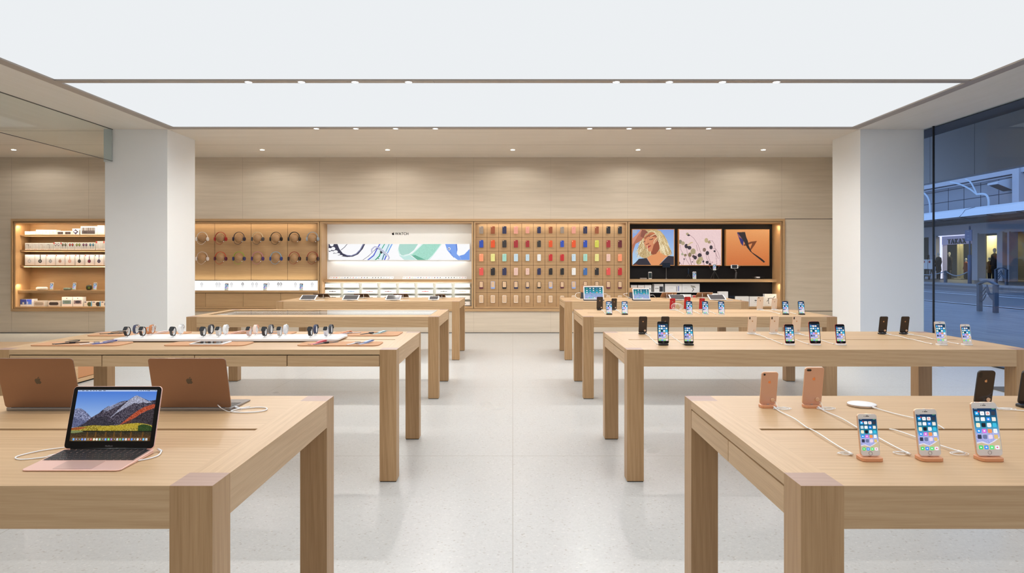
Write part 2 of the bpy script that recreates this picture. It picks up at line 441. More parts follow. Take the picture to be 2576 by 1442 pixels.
# ================================================================ the room
floor = MB().box(-13, 6.95, -6, 14.7, -.12, 0); struct('floor', floor, terr)
NX0, NX1, NZ0, NZ1 = -10.665, 5.784, .465, 2.43       # opening of the display wall
wb = MB().box(-13, 7.02, 14.54, 14.7, 0, NZ0).box(-13, 7.02, 14.54, 14.7, NZ1, HC + .1).box(-13, NX0, 14.54, 14.7, NZ0, NZ1).box(NX1, 7.02, 14.54, 14.7, NZ0, NZ1)
wb.box(-13, 7.02, 15.06, 15.16, 0, HC + .1)
for k in range(-6, 6):                                 # hairline joints between the stone panels
    xx = -.835 + 1.64 * k
    if xx < 6.9: wb.box(xx - .002, xx + .002, 14.538, 14.541, NZ1, HC, 1); wb.box(xx - .002, xx + .002, 14.538, 14.541, 0, NZ0, 1)
for zz in (2.99,): wb.box(-13, 7, 14.538, 14.541, zz - .0015, zz + .0015, 1)
wb.box(NX1, 7, 14.537, 14.541, NZ1 - .006, NZ1 + .006, 2); wb.box(NX1, 7, 14.537, 14.541, NZ0 - .006, NZ0 + .006, 2); wb.box(-13, 7, 14.52, 14.541, 0, .012, 2)
struct('wall_back', wb, [wallStone, mat('stone_joint', (.50, .42, .32, 1), .7), mat('stone_gap', (.08, .07, .06, 1), .8)])
struct('wall_left', MB().box(-13.1, -13, -6, 14.7, 0, HC + .1), whiteWall)
struct('wall_front', MB().box(-13, 7, -6.1, -6, 0, HC + .1), wallStone)
struct('wall_right', MB().box(6.9, 7.02, 12.5, 14.54, 0, HC + .1), whiteWall)
for nm, x0, x1 in (('pillar', -6.87, -5.82), ('pillar', 5.854, 6.926)):
    struct(nm, MB().box(x0, x1, 11.5, 12.5, 0, HC), whiteWall)

# ceiling: stone soffits round a field of luminous panels
struct('ceiling', MB().box(-13, 7.0, 11.49, 14.54, HC, HC + .1).box(-13, 7.0, 13.0, 13.004, HC - .0012, HC + .01, 1).box(-13, -5.8, 11.63, 11.636, HC - .002, HC + .01, 1), [ceilStone, mat('ceiling_joint', (.33, .29, .24, 1), .8)])
struct('ceiling', MB().box(-13, -5.8, -6, 11.48, HC, HC + .1), ceilStoneY)
struct('ceiling', MB().box(5.8, 7.0, -6, 11.48, HC, HC + .1), ceilStoneY)
struct('ceiling', MB().box(-5.8, 5.8, -6, -3.31, HC, HC + .1), ceilStone)
struct('ceiling', MB().box(-13, 7.1, -6, 14.7, HC + .12, HC + .16), gap)
mb = MB()
for s in (-1, 1): mb.box(s * 5.655, s * 5.79, -3.3, 11.48, HC - .002, HC + .03)
mb.box(-5.79, 5.79, 11.352, 11.48, HC - .003, HC + .03)
struct('trim_1', mb, brassM)
YS = [11.415, 8.48, 5.557, 2.627, -.303]
for i, y in enumerate(YS[1:]):
    struct('trim_%d' % (i + 2), MB().box(-5.652, 5.652, y - .056, y + .056, HC - .002, HC + .03).box(-5.1, -5.098, y - .056, y + .056, HC - .003, HC, 1).box(-.98, -.978, y - .056, y + .056, HC - .003, HC, 1), [brassM, gap])
EDGE = [11.34, 8.555, 8.405, 5.632, 5.482, 2.702, 2.552, -.228, -.378, -3.29]
for i in range(5):
    y1, y0 = EDGE[2 * i], EDGE[2 * i + 1]
    o = MB().box(-5.642, 5.642, y0, y1, HC + .012, HC + .03).build('ceiling_light_panel', lumM)
    tag(o, ['luminous white ceiling panel between the spotlight strip and the stone soffit', 'luminous white ceiling panel on the camera side of the spotlight strip'][min(i, 1)] if i < 2 else 'luminous white ceiling panel out of frame above the front tables', 'light panel', 'luminous ceiling panels')

# downlights
def downlight(x, y, label, group, power=SPOT_POWER, r=.042):
    t = thing('ceiling_spotlight', (x, y, HC - .003), label, 'spotlight', group)
    MB().lathe([(r, 0), (r + .008, 0), (r + .008, -.004), (r, -.004), (r, 0)], 20).build('rim', white, t)
    MB().prism(circle(r, 20), -.003, -.001).build('lens', lampM, t)
    lamp('spot_lamp', (0, 0, -.012), power, t)
    return t
sx = [-3.285, -2.625, -1.96, -1.295, 1.285, 1.945, 2.605, 3.275]
side = ['on the headphone side', 'on the window side']
for j, (y, where) in enumerate(((11.415, 'strip by the soffit'), (8.48, 'strip between light panels'))):
    for i, x in enumerate(sx):
        downlight(x, y, 'spotlight in the %s, %s from centre %s' % (where, ORD[(3 - i) if i < 4 else (i - 4)], side[i > 3]), 'spotlights in the %s' % where)
for y in YS[2:]:
    for x in sx: lamp('unseen_ceiling_lamp', (x, y, HC - .012), SPOT_POWER * (.4 if y > 0 else .3))
names = ['above the accessory shelves beyond the pillar', 'above the headphones', 'above the watch display', 'above the middle of the case wall', 'above the portrait picture', 'above the wall beside the window pillar']
for n_, x in zip(names, (-9.92, -4.98, -2.49, 0, 2.49, 4.98)):
    downlight(x, 13.57, 'recessed spotlight in the stone soffit ' + n_, 'spotlights in the stone soffit', SPOT_POWER * .5)
lamp('unseen_ceiling_lamp', (-7.45, 13.57, HC - .012), SPOT_POWER * .5)
for x, y in ((-9.5, 6.0), (-9.5, 3.0), (-11.8, 7.2), (-8.2, 7.6)): lamp('unseen_ceiling_lamp', (x, y, HC - .012), SPOT_POWER)  # unseen lamps added to brighten the area beyond the glass baffle

# glass smoke baffle hanging on the far side
t = thing('glass_baffle', (-6.74, 2.75, 3.205), 'long clear glass baffle hanging from the ceiling between pillar and camera', 'glass panel')
MB().box(-.006, .006, -8.7, 8.74, .004, .538).build('pane', glassBaf, t)
MB().box(-.007, .007, -8.7, 8.74, 0, .006).box(-.01, .01, -8.7, 8.74, .53, .538).build('edge', mat('glass_edge', (.05, .045, .04, 1), .4), t)
t2 = thing('glass_baffle', (-6.8, 11.46, 3.19), 'short pale glass return pane beside the pillar top', 'glass panel')
MB().box(-.065, .065, -.005, .005, 0, .55).build('pane', mat('frosted_glass', (.55, .6, .6, 1), .3), t2)

# shop window
FRM = mat('black_frame', (.01, .01, .012, 1), .4)
struct('window_1', MB().box(6.915, 6.93, 5.385, 11.215, .02, HC), glassM)
struct('window_2', MB().box(6.915, 6.93, -6, 5.36, .02, HC), glassM)
struct('window_3', MB().box(6.915, 6.93, 11.24, 11.5, .02, HC), glassM)
struct('trim_6', MB().box(6.908, 6.932, 11.215, 11.24, 0, HC).box(6.908, 6.932, 5.36, 5.385, 0, HC), FRM)
struct('trim_7', MB().box(6.88, 6.96, -6, 11.5, 0, .02), FRM)
tag(MB().box(5.66, 6.85, 5.28, 8.17, 0, .012).build('entrance_mat', mat('grey_mat', (.11, .11, .115, 1), .95)), 'dark grey entrance mat on the floor beside the shop window', 'mat')

# ================================================================ oak tables
LW, TH, AP = .114, .9, .786
def table(Xn, sgn, Y0, L, D, label, front=0, side=0, glassy=False):
    """Xn: aisle edge; sgn +1 stands towards +X."""
    cx = Xn + sgn * L / 2; cy = Y0 + D / 2
    t = thing('display_table', (cx, cy, 0), label, 'table', 'long oak display tables in two rows')
    hx, hy = L / 2, D / 2
    for a in (-1, 1):
        for b in (-1, 1):
            x0, x1 = sorted((a * hx, a * (hx - LW))); y0, y1 = sorted((b * hy, b * (hy - LW)))
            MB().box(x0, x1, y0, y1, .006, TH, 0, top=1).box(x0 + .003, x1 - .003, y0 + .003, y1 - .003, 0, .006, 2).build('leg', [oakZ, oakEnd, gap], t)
    k = .0025; xi = hx - LW; yi = hy - LW
    tp = MB()
    if not glassy:
        tp.box(-xi, xi, -hy + k, -.013, .866, TH).box(-xi, xi, .013, hy - k, .866, TH).box(-xi, xi, -.013, .013, .866, .870, 2)
        for s in (-1, 1): x0, x1 = sorted((s * (hx - k), s * xi)); tp.box(x0, x1, -yi, yi, .866, TH, 1)
    else:
        gx0, gx1, gy0, gy1 = -xi + .02, xi - .02, -.30, .38
        tp.box(-xi, xi, -hy + k, gy0, .866, TH).box(-xi, xi, gy1, hy - k, .866, TH)
        for s in (-1, 1):
            x0, x1 = sorted((s * (hx - k), s * xi)); tp.box(x0, x1, -yi, yi, .866, TH, 1)
            x0, x1 = sorted((s * xi, s * gx1)); tp.box(x0, x1, gy0, gy1, .866, TH, 1)
        MB().box(gx0, gx1, gy0, gy1, .80, .806).box(gx0, gx1, gy1 - .01, gy1, .806, .896).box(gx0, gx1, gy0, gy0 + .01, .806, .896).box(gx0, gx0 + .01, gy0, gy1, .806, .896).box(gx1 - .01, gx1, gy0, gy1, .806, .896).build('display_tray', white, t)
        MB().box(gx0 - .015, gx1 + .015, gy0 - .03, gy1 + .03, TH + .0005, TH + .005).build('glass_top', glassTop, t)
        MB().box(gx0 + .02, gx1 - .02, gy1 - .016, gy1 - .0101, .87, .89).box(gx0 + .0101, gx0 + .016, gy0 + .02, gy1 - .02, .87, .89).build('led_strip', mat('case_led', (1, 1, 1, 1), .5, emit=(1, 1, 1, 1), strength=1.6), t)
    tp.build('tabletop', [oakX, oakY, gap], t)
    # long aprons
    for s in (-1, 1):
        if s == -1 and front:
            y = -hy
            MB().box(-xi, xi, y, y + k, .8665, TH).box(-xi, xi, y + .02, y + .03, AP, .8655, 1).build('apron', [oakX, gap], t)
            w_ = 2 * xi / front
            for i in range(front):
                MB().box(-xi + i * w_ + .003, -xi + (i + 1) * w_ - .003, y + .0005, y + .02, AP, .8605).build('drawer', oakX, t)
        else:
            ya, yb = sorted((s * hy, s * (hy - k))); yc, yd = sorted((s * (hy - k), s * (hy - .03)))
            MB().box(-xi, xi, ya, yb, AP, TH).box(-xi, xi, yc, yd, AP, .8655).build('apron', oakX, t)
    for s in (-1, 1):
        if side and s == -sgn:
            xa, xb = sorted((s * hx, s * (hx - k))); xc, xd = sorted((s * (hx - .02), s * (hx - .03)))
            MB().box(xa, xb, -yi, yi, .8665, TH).box(xc, xd, -yi, yi, AP, .8655, 1).build('apron', [oakY, gap], t)
            xe, xf = sorted((s * (hx - .0005), s * (hx - .02))); w_ = 2 * yi / side
            for i in range(side):
                MB().box(xe, xf, -yi + i * w_ + .0025, -yi + (i + 1) * w_ - .0025, AP, .8605).build('drawer', oakY, t)
        else:
            xa, xb = sorted((s * hx, s * (hx - k))); xc, xd = sorted((s * (hx - k), s * (hx - .03)))
            MB().box(xa, xb, -yi, yi, AP, TH).box(xc, xd, -yi, yi, AP, .8655).build('apron', oakY, t)
    return t
T1, T2, T3, T4 = 1.807, 4.643, 7.48, 10.47
table(-.795, -1, T1, 2.76, 1.225, 'oak table carrying the three open laptops')
table(.763, 1, T1, 2.76, 1.225, 'oak table with the round white charging pad and big phones on tan docks', side=2)
table(-.792, -1, T2, 2.747, 1.235, 'oak table with four front drawers under watches and tan leather mats', front=4)
table(.777, 1, T2, 2.763, 1.235, 'oak phone table in the second row, in front of the window pillar', side=2)
table(-.8135, -1, T3, 2.765, 1.225, 'oak table with a glass topped white display case', glassy=True)
table(.7735, 1, T3, 2.78, 1.225, 'oak phone table in the third row, with red phones at its back', side=1)
table(-.82, -1, T4, 2.81, 1.225, 'oak table with small tilted tablets in front of the watch bay')
table(.797, 1, T4, 2.82, 1.225, 'oak table with two upright tablets in front of the case wall', side=1)

# low oak bench with leather panels behind the laptops
t = thing('storage_bench', (-6.45, 8.05, 0), 'low oak bench with tan leather panels partly hidden behind the laptops', 'bench')
MB().box(-1.1, 1.1, -1.05, 1.05, .40, .44).build('bench_top', oakY, t)
b = MB().box(1.07, 1.1, -1.05, 1.05, .02, .06).box(1.07, 1.1, -1.05, 1.05, .36, .40).box(-1.1, 1.07, -1.05, -1.02, .02, .40).box(-1.1, 1.07, 1.02, 1.05, .02, .40).box(-1.1, -1.07, -1.02, 1.02, .02, .40)
for y in (-1.05, -.40, .28, .98): b.box(1.07, 1.1, y, y + .07, .06, .36)
b.box(-1.07, 1.07, -1.02, 1.02, 0, .03, 1)
b.build('frame', [oakY, gap], t)
for y0, y1 in ((-.975, -.405), (-.325, .275), (.355, .975)): MB().prism(rrect(y1 - y0, .29, .01, 3), 0, .012, M=Matrix.Translation((1.06, (y0 + y1) / 2, .21)) @ Matrix.Rotation(R(90), 4, 'Z') @ FACE).build('leather_panel', leather, t)

# ================================================================ the street outside
STR = mat('street_building', (.30, .31, .34, 1), .8); 
o = MB().box(6.96, 13, -20, 70, -.2, -.002).box(13, 15.5, -20, 70, -.2, -.002)
o.add([(13, -20, -.002), (30, -20, .48), (30, 80, .48), (13, 80, -.002)], [(0, 1, 2, 3)])
def paving():
    m = mat('street_paving', (.2, .22, .26, 1), .45); N, L = nodes(m); b = N['Principled BSDF']
    g = N.new('ShaderNodeNewGeometry'); mp = N.new('ShaderNodeMapping'); mp.inputs['Scale'].default_value = (2.5, .35, 1)
    L.new(g.outputs['Position'], mp.inputs[0]); n = N.new('ShaderNodeTexNoise'); n.inputs['Scale'].default_value = 2; n.inputs['Detail'].default_value = 5
    L.new(mp.outputs[0], n.inputs['Vector']); cr = N.new('ShaderNodeValToRGB'); cr.color_ramp.elements[0].position = .35; cr.color_ramp.elements[1].position = .7
    cr.color_ramp.elements[0].color = (.17, .18, .2, 1); cr.color_ramp.elements[1].color = (.27, .28, .30, 1)
    L.new(n.outputs[0], cr.inputs[0]); L.new(cr.outputs[0], b.inputs['Base Color']); return m
struct('street_ground', o, paving())
asph = mat('asphalt', (.14, .145, .16, 1), .5); paint = mat('road_paint', (.75, .76, .78, 1), .6)
def zg(x): return max(0, .03 * (x - 13)) * .94
mb = MB()
def strip(mb, x0, x1, dz, mi): mb.add([(x0, -20, zg(x0) + dz), (x1, -20, zg(x1) + dz), (x1, 80, zg(x1) + dz), (x0, 80, zg(x0) + dz)], [(0, 1, 2, 3)], mi)
strip(mb, 15.6, 23.5, .012, 0); strip(mb, 15.5, 15.62, .02, 1); strip(mb, 18.8, 18.98, .02, 1); strip(mb, 19.6, 19.72, .02, 1); strip(mb, 21.6, 21.7, .02, 1)
struct('road', mb, [asph, paint])
struct('curb', MB().box(23.5, 23.8, -20, 80, 0, zg(23.5) + .12), mat('kerb_stone', (.36, .36, .37, 1), .8))
# canopy of this building over the pavement
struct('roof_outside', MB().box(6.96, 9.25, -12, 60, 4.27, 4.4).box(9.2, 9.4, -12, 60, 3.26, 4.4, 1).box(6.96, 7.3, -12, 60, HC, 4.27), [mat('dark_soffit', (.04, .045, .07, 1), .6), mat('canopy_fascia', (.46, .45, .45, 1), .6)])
FJ = MB()
for k in range(20): FJ.box(9.197, 9.2, 2.0 + k * 1.45, 2.006 + k * 1.45, 3.26, 4.27)
struct('trim_8', FJ, mat('joint_dark', (.12, .12, .13, 1), .7))
DX = 28.0
def FY(px): return DX * F / (px - CX)
def FZ(px, py): return CZ - (py - CY) / (px - CX) * DX
lilac = mat('pale_cladding', (.52, .52, .56, 1), .6)
# upper facade with a grid of panels
bl = thing('department_building', (DX, 40, 0), 'grey panelled building across the street above the white canopy', 'building')
def LB(x0, x1, px0, px1, z0, z1, mi=0, mb=None):
    """Box on the facade spanning two picture columns, in building coordinates."""
    return (mb or MB()).box(x0, x1, FY(px1) - 40, FY(px0) - 40, z0, z1, mi)
MB().box(.6, 1.2, -30, 40, 4.9, 7.6).build('upper_wall', STR, bl)
g_ = MB()
for k in range(26): g_.box(.59, .6, -20 + k * 1.55, -19.96 + k * 1.55, 4.9, 7.6)
for z in (5.5, 6.25, 7.0): g_.box(.59, .6, -30, 40, z, z + .04)
g_.build('panel_joint', mat('joint_blue', (.05, .055, .08, 1), .8), bl)
MB().box(.1, .7, -30, 40, 6.52, 8.4).box(.3, .6, -30, 40, 6.4, 6.47, 0).box(.25, .6, -30, 40, 6.47, 6.52, 1).build('parapet', [lilac, MATS['joint_blue']], bl)
LB(.0, .55, 2546, 2563, 4.6, 8.4).build('drain_column', lilac, bl)
LB(.55, 1.2, 2564, 2620, 4.6, 8.4).build('wall_return', STR, bl)
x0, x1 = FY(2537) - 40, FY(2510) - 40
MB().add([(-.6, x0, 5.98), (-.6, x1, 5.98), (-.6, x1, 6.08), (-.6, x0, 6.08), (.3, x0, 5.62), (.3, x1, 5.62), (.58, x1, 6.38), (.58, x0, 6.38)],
         [(0, 4, 5, 1), (3, 2, 6, 7), (0, 3, 7, 4), (1, 5, 6, 2), (4, 7, 6, 5), (0, 1, 2, 3)], 0).add([(-.55, x0 + .05, 5.955), (-.55, x1 - .05, 5.955), (.28, x1 - .05, 5.615), (.28, x0 + .05, 5.615)], [(0, 1, 2, 3)], 1).build('light_box', [mat('lamp_housing', (.6, .62, .66, 1), .5), mat('lamp_underside_shade', (.03, .03, .035, 1), .3)], bl)  # shade under the wedge is painted as a dark lower face
# pavement canopy
cn = thing('arcade_canopy', (23.3, 30, 3.9), 'long white street canopy over the pavement of the shops opposite', 'canopy')
MB().add([(0, -30, 0), (0, 50, 0), (.5, 50, .38), (.5, -30, .38), (1.2, 50, .55), (1.2, -30, .55), (5, 50, .6), (5, -30, .6)], [(0, 1, 2, 3), (3, 2, 4, 5), (5, 4, 6, 7)]).build('fascia', mat('canopy_white', (.78, .80, .82, 1), .5), cn)
sf = MB().box(.1, 4.6, -30, 50, .02, .06)
for x in (1.2, 2.7): sf.box(x, x + .18, -30, 50, -.16, .03, 1)
for k in range(30): sf.tube([(.3 + q * .42, -20 + k * 2.0, .0 - .05 * math.sin(q * 1.2)) for q in range(10)], .02, 5, 1)
sf.build('soffit', [mat('canopy_under', (.62, .62, .64, 1), .7), mat('canopy_beam', (.07, .07, .09, 1), .7)], cn)
sm = MB()
for k in range(14):
    y = -22 + k * 4.6; sm.tube([(-.012, y, .0), (.2, y + .1, .15), (.49, y + .3, .385), (1.15, y + .5, .555)], .014, 5)
sm.build('seam', mat('seam_grey', (.16, .17, .2, 1), .7), cn)
# shop front
sh = thing('shop_front', (DX, 40, 0), 'row of shop windows across the street with a lit portal sign', 'shop')
zt = FZ(2400, 593); zb = .45
w_ = MB()
LB(0, .5, 2300, 2620, zt, zt + .9, 0, w_)
for a, b_ in ((2340, 2358), (2449, 2463), (2512, 2526), (2538, 2543)): LB(-.1, .4, a, b_, zb, zt + .05, 0, w_)
LB(0, .3, 2300, 2371, zb - .1, zb + .12, 0, w_); LB(0, .3, 2463, 2512, zb - .1, zb + .12, 0, w_)
w_.box(.3, .4, -40, -3.2, zb, zt, 1)
w_.build('pilasters', [lilac, mat('dark_shop_wall', (.03, .03, .04, 1), .7)], sh)
it = MB().box(3.4, 3.5, -12, 25, zb, zt + .3).box(.4, 3.5, -12, 25, zt + .3, zt + .35).box(.3, 3.5, -12, 25, zb - .02, zb)
it.build('shop_interior', mat('shop_inside', (.12, .11, .085, 1), .8), sh)
for a, b_ in ((2326, 2332), (2333, 2340), (2384, 2392), (2396, 2420)):
    cur = MB(); y0, y1 = FY(b_) - 40, FY(a) - 40; n = 14
    cur.band([(2.4 + .05 * (k % 2), y0 + (y1 - y0) * k / n + .3, (zb + zt) / 2) for k in range(n + 1)], zt - zb, .02, axis=(0, 0, 1)); cur.build('curtain', mat('cream_curtain', (.62, .56, .36, 1), .8), sh)
pt = MB(); LB(-.25, -.21, 2374, 2379, zb, zt + .02, 0, pt); LB(-.21, .1, 2371, 2379, zb, zt + .02, 1, pt); LB(-.25, .1, 2377, 2449, FZ(2400, 615), zt + .02, 1, pt); pt.build('portal_frame', [mat('lit_edge', (1, 1, 1, 1), .5, emit=(.72, .70, 1, 1), strength=1.1), mat('portal_panel', (.5, .48, .6, 1), .5, emit=(.5, .46, .85, 1), strength=.2)], sh)
MB().box(-.27, -.25, FY(2449) - 40, FY(2371) - 40, zt - .03, zt + .02).build('lit_edge', MATS['lit_edge'], sh)
text('TAKAX', .44, (-.3, 2.62, FZ(2405, 608.5)), (R(90), 0, R(-90)), black, sh, ext=.03, spacing=1.32)
for y, e in ((FY(2334) - 40, 40), (FY(2405) - 40, 80), (FY(2536) - 40, 12)): area('shop_lamp', (1.9, y, zt + .2), (0, 0, 0), 1.2, .8, e, (1, .88, .55), parent=sh)
# mannequins
def mannequin(px, scale, coat, label, dx=1.0, head=c(225, 222, 210)):
    t = thing('mannequin', (DX + dx, FY(px) * (DX + dx) / DX, zb), label, 'mannequin', 'mannequins in the shop windows opposite')
    s = scale; mb = MB().ball((0, 0, 1.62 * s), (.085 * s, .075 * s, .115 * s)).tube([(0, 0, 1.42 * s), (0, 0, 1.53 * s)], .045 * s); mb.build('head', mat('mannequin_white', head, .5), t)
    mb = MB().tube([(0, 0, .55 * s), (0, 0, .8 * s), (0, 0, 1.05 * s), (0, 0, 1.25 * s), (0, 0, 1.38 * s), (0, 0, 1.45 * s)], [.17 * s, .15 * s, .12 * s, .155 * s, .14 * s, .06 * s], 14)
    for q in (-1, 1):
        mb.tube([(0, q * .17 * s, 1.38 * s), (.02, q * .24 * s, 1.1 * s), (-.06, q * .22 * s, .82 * s)], [.065 * s, .055 * s, .045 * s])
    mb.build('coat', mat('coat_' + coat[0], coat[1], .8), t)
    mb = MB()
    for q in (-1, 1): mb.tube([(0, q * .09 * s, .56 * s), (0, q * .1 * s, .3 * s), (0, q * .1 * s, .03)], [.09 * s, .065 * s, .05 * s])
    mb.box(-.2, .2, -.2, .2, 0, .03).build('stand', mat('dark_cloth', (.03, .03, .035, 1), .8), t)
BK = ('black', (.03, .028, .03, 1)); 
mannequin(2361, 1.0, BK, 'mannequin in a long black coat outside the portal, behind the window joint', -.5)
mannequin(2388, 1.02, BK, 'mannequin in black coat just inside the lit portal')
mannequin(2430, .78, ('rust', (.3, .08, .03, 1)), 'small mannequin in rust top behind the signpost')
mannequin(2502, 1.12, BK, 'tall mannequin in black coat in the dark window past the white pilaster')
mannequin(2489, .8, ('ochre', (.28, .14, .04, 1)), 'mannequin in ochre jacket in the dark window', head=(.03, .03, .03, 1))
mannequin(2469, 1.0, ('slate', (.06, .07, .08, 1)), 'grey clothed mannequin beside the white pilaster')
for px, lb in ((2330, 'white menu board on easel, further from the portal'), (2344, 'white menu board on easel, nearer the portal')):
    t = thing('menu_easel', (DX - 1.0, FY(px) * (DX - 1.0) / DX, .42), lb + ', outside the shop opposite', 'sign board', 'menu easels outside the shop')
    MB().tube([(0, -.25, 0), (.15, -.05, 1.6)], .03).tube([(0, .25, 0), (.15, .05, 1.6)], .03).tube([(.5, 0, 0), (.15, 0, 1.5)], .03).tube([(-.02, -.3, .62), (-.02, .3, .62)], .03).build('easel', mat('dark_wood', (.04, .025, .015, 1), .6), t)
    MB().box(-.08, -.04, -.26, .26, .68, 1.3).ball((-.09, .1, 1.15), (.01, .1, .08), mi=1).build('board', [whiteCard, mat('red_print', (.5, .03, .03, 1), .5)], t)
# street furniture
steel = mat('painted_bollard', (.075, .10, .14, 1), .45)
def hoop(x, y0, y1, h, label):
    t = thing('hoop_barrier', (x, (y0 + y1) / 2, zg(x)), label, 'barrier', 'arched bollard hoops'); hw = (y1 - y0) / 2; r = .055
    MB().box(-r, r, -hw, -hw + 2 * r, 0, h * .86).build('post', steel, t); MB().box(-r, r, hw - 2 * r, hw, 0, h * .86).build('post', steel, t)
    arc = [(0, -hw * 1.03 + 2 * hw * 1.03 * k / 12, h * .86 + .13 * h * math.sin(math.pi * k / 12)) for k in range(13)]
    MB().band(arc, 2 * r, .05, axis=(1, 0, 0)).build('arch', steel, t)
    # the swept leaf: three ribs one side, a solid wing on the other
    mb = MB()
    for k in range(3): mb.tube(spline([(0, hw * .9, h * (.62 - .15 * k)), (0, hw * .5, h * (.66 - .15 * k)), (0, hw * .15, h * (.8 - .12 * k))]), .018, 6)
    wing = [(.05, .88), (-.25, .62), (-.8, .56), (-.85, .3), (-.5, .4), (-.2, .5), (.1, .66)]
    wing = [(-p[0] * hw, p[1] * h) for p in wing]
    mb.prism(wing, -.015, .015, M=Matrix.Rotation(R(-90), 4, 'Z') @ FACE)
    mb.build('infill', steel, t)
hoop(14.15, 19.95, 20.75, .93, 'dark arched hoop barrier on this side of the road'); hoop(24.7, 34.1, 34.95, .92, 'small arched hoop barrier on the far pavement')
def bollard(x, y, h, r, label):
    t = thing('bollard', (x, y, zg(x)), label, 'bollard', 'street bollards')
    MB().lathe([(0, 0), (r * 1.3, 0), (r * 1.3, .04), (r, .05), (r, h - .08), (r * .85, h), (0, h + .02)], 14).build('shaft', steel, t)
    MB().lathe([(r, h * .68), (r * 1.25, h * .69), (r * 1.25, h * .72), (r, h * .73)], 14).lathe([(r, h * .9), (r * 1.25, h * .91), (r * 1.25, h * .94), (r, h * .95)], 14).build('collar', steel, t)
bollard(14.2, 34.1, .98, .07, 'round bollard beside the window joint on this side of the road'); bollard(24.6, 38.8, .72, .09, 'short bollard holding the rope across the street')
def rope(y0, y1, label):
    P = [(24.6, y0 + (y1 - y0) * k / 10, zg(24.6) + .68 - .22 * math.sin(math.pi * k / 10)) for k in range(11)]
    tag(MB().tube(P, .025, 6).build('barrier_rope', mat('pale_rope', (.35, .42, .5, 1), .6)), label, 'rope', 'barrier ropes')
rope(38.85, 42.2, 'rope swagging from the short bollard past the window joint'); rope(36.95, 38.75, 'rope swagging from the short bollard to the signpost')
t = thing('street_signpost', (24.7, 36.9, zg(24.7)), 'tall blue signpost in front of the lit portal', 'signpost')
MB().tube([(0, 0, 0), (0, 0, 1.6)], .095, 14).tube([(0, 0, 1.6), (0, 0, 3.1)], .045, 12).ball((0, 0, 3.12), .05).build('pole', mat('blue_pole', (.06, .13, .26, 1), .5), t)
MB().box(-.08, -.05, -.28, .28, 2.35, 2.95).build('sign_plate', mat('plate_blue', (.16, .19, .34, 1), .5), t)
for z in (2.45, 2.62, 2.85): MB().box(-.09, .05, -.09, .09, z, z + .03).build('bracket', mat('plate_steel', (.4, .45, .55, 1), .4), t)
# curved twin-arm street lamp rising above the canopy
DL = 26.0
def LP(px, py): Y = DL * F / (px - CX); return (DL, Y, CZ - (py - CY) / F * Y)
t = thing('street_lamp', LP(2486.5, 526)[:2] + (4.44,), 'white curved street lamp with two slender arms', 'street lamp')
b0 = Vector(t.location)
def rel(pts): return [Vector(LP(*p)) - b0 for p in pts]
main = rel([(2486.5, 526), (2487, 505), (2483, 493), (2474, 488), (2457, 489)])
MB().tube([Vector((0, 0, 0))] + spline(main, 5), .055, 10).build('mast', mat('lamp_white', (.6, .68, .74, 1), .4), t)
MB().tube(spline(rel([(2457, 489), (2440, 476), (2415, 464), (2391, 459)]), 6), .045, 8).build('lamp_arm', MATS['lamp_white'], t)
MB().tube(spline(rel([(2457, 489), (2452, 477), (2441, 458), (2429, 451)]), 6), .04, 8).build('lamp_arm', MATS['lamp_white'], t)
def LP2(px, py): Y = 26 * F / (px - CX); return (26, Y, CZ - (py - CY) / F * Y)
pa = spline([LP2(2339.5, 541), LP2(2339, 515), LP2(2334, 497), LP2(2324, 486), LP2(2312, 480)], 6)
b1 = Vector((pa[0].x, pa[0].y, 4.44))
t = thing('arched_pole', b1, 'thin white arched pole beside the pillar, across the road', 'pole')
MB().tube([Vector((0, 0, 0))] + [p - b1 for p in pa], .05, 8).build('tube', MATS['lamp_white'], t)

# ================================================================ display wall: five bays in one oak surround
YW = 14.54
BX = [-10.625, -7.385, -4.112, -.835, 2.448, 5.731]
BZ0, BZ1 = .523, 2.374
t = thing('wall_surround', (0, 14.52, 0), 'long oak surround framing the five display bays of the rear wall', 'frame')
MB().box(NX0, NX1, -.02, .1, NZ0, BZ0 - .006).box(NX0, NX1, -.02, .1, BZ1 + .006, NZ1).box(NX0, BX[0] - .006, -.02, .1, BZ0 - .006, BZ1 + .006).box(BX[5] + .006, NX1, -.02, .1, BZ0 - .006, BZ1 + .006).build('frame', nicheX, t)
MB().box(NX0, NX1, .06, .5, NZ0, NZ1 - .0).build('backing', gap, t) if False else None
MB().box(NX0 + .01, NX1 - .01, .50, .52, NZ0, NZ1).build('backing', gap, t)
BAY_LABEL = ['oak accessory bay with three thin shelves and one thick shelf, beyond the pillar', 'oak bay with panelled back and low drawers behind the headphones',
             'white backed bay holding the watch sign and strap boxes', 'oak grid bay behind the rows of phone cases', 'black backed oak bay holding three pictures and a shelf']
bays = []
for i in range(5):
    x0, x1 = BX[i] + .006, BX[i + 1] - .006; cx = (x0 + x1) / 2; hw = (x1 - x0) / 2; th = .034
    b = thing('display_bay', (cx, YW, BZ0), BAY_LABEL[i], 'display bay', 'bays of the oak display wall'); H = BZ1 - BZ0
    MB().box(-hw, hw, -.012, .48, 0, th).box(-hw, hw, -.012, .48, H - th, H).box(-hw, -hw + th, -.012, .48, th, H - th, 1).box(hw - th, hw, -.012, .48, th, H - th, 1).build('frame', [nicheX, nicheZ], b)
    d = (.44, .10, .44, .065, .44)[i]; m = (nicheX, nicheX, mat('white_back', c(236, 235, 231), .6), nicheX, mat('black_back', (.007, .0055, .006, 1), .6, spec=.25))[i]
    MB().box(-hw + th, hw - th, d, d + .02, th, H - th).build('back_panel', m, b)
    bays.append((b, cx, hw - th, H))
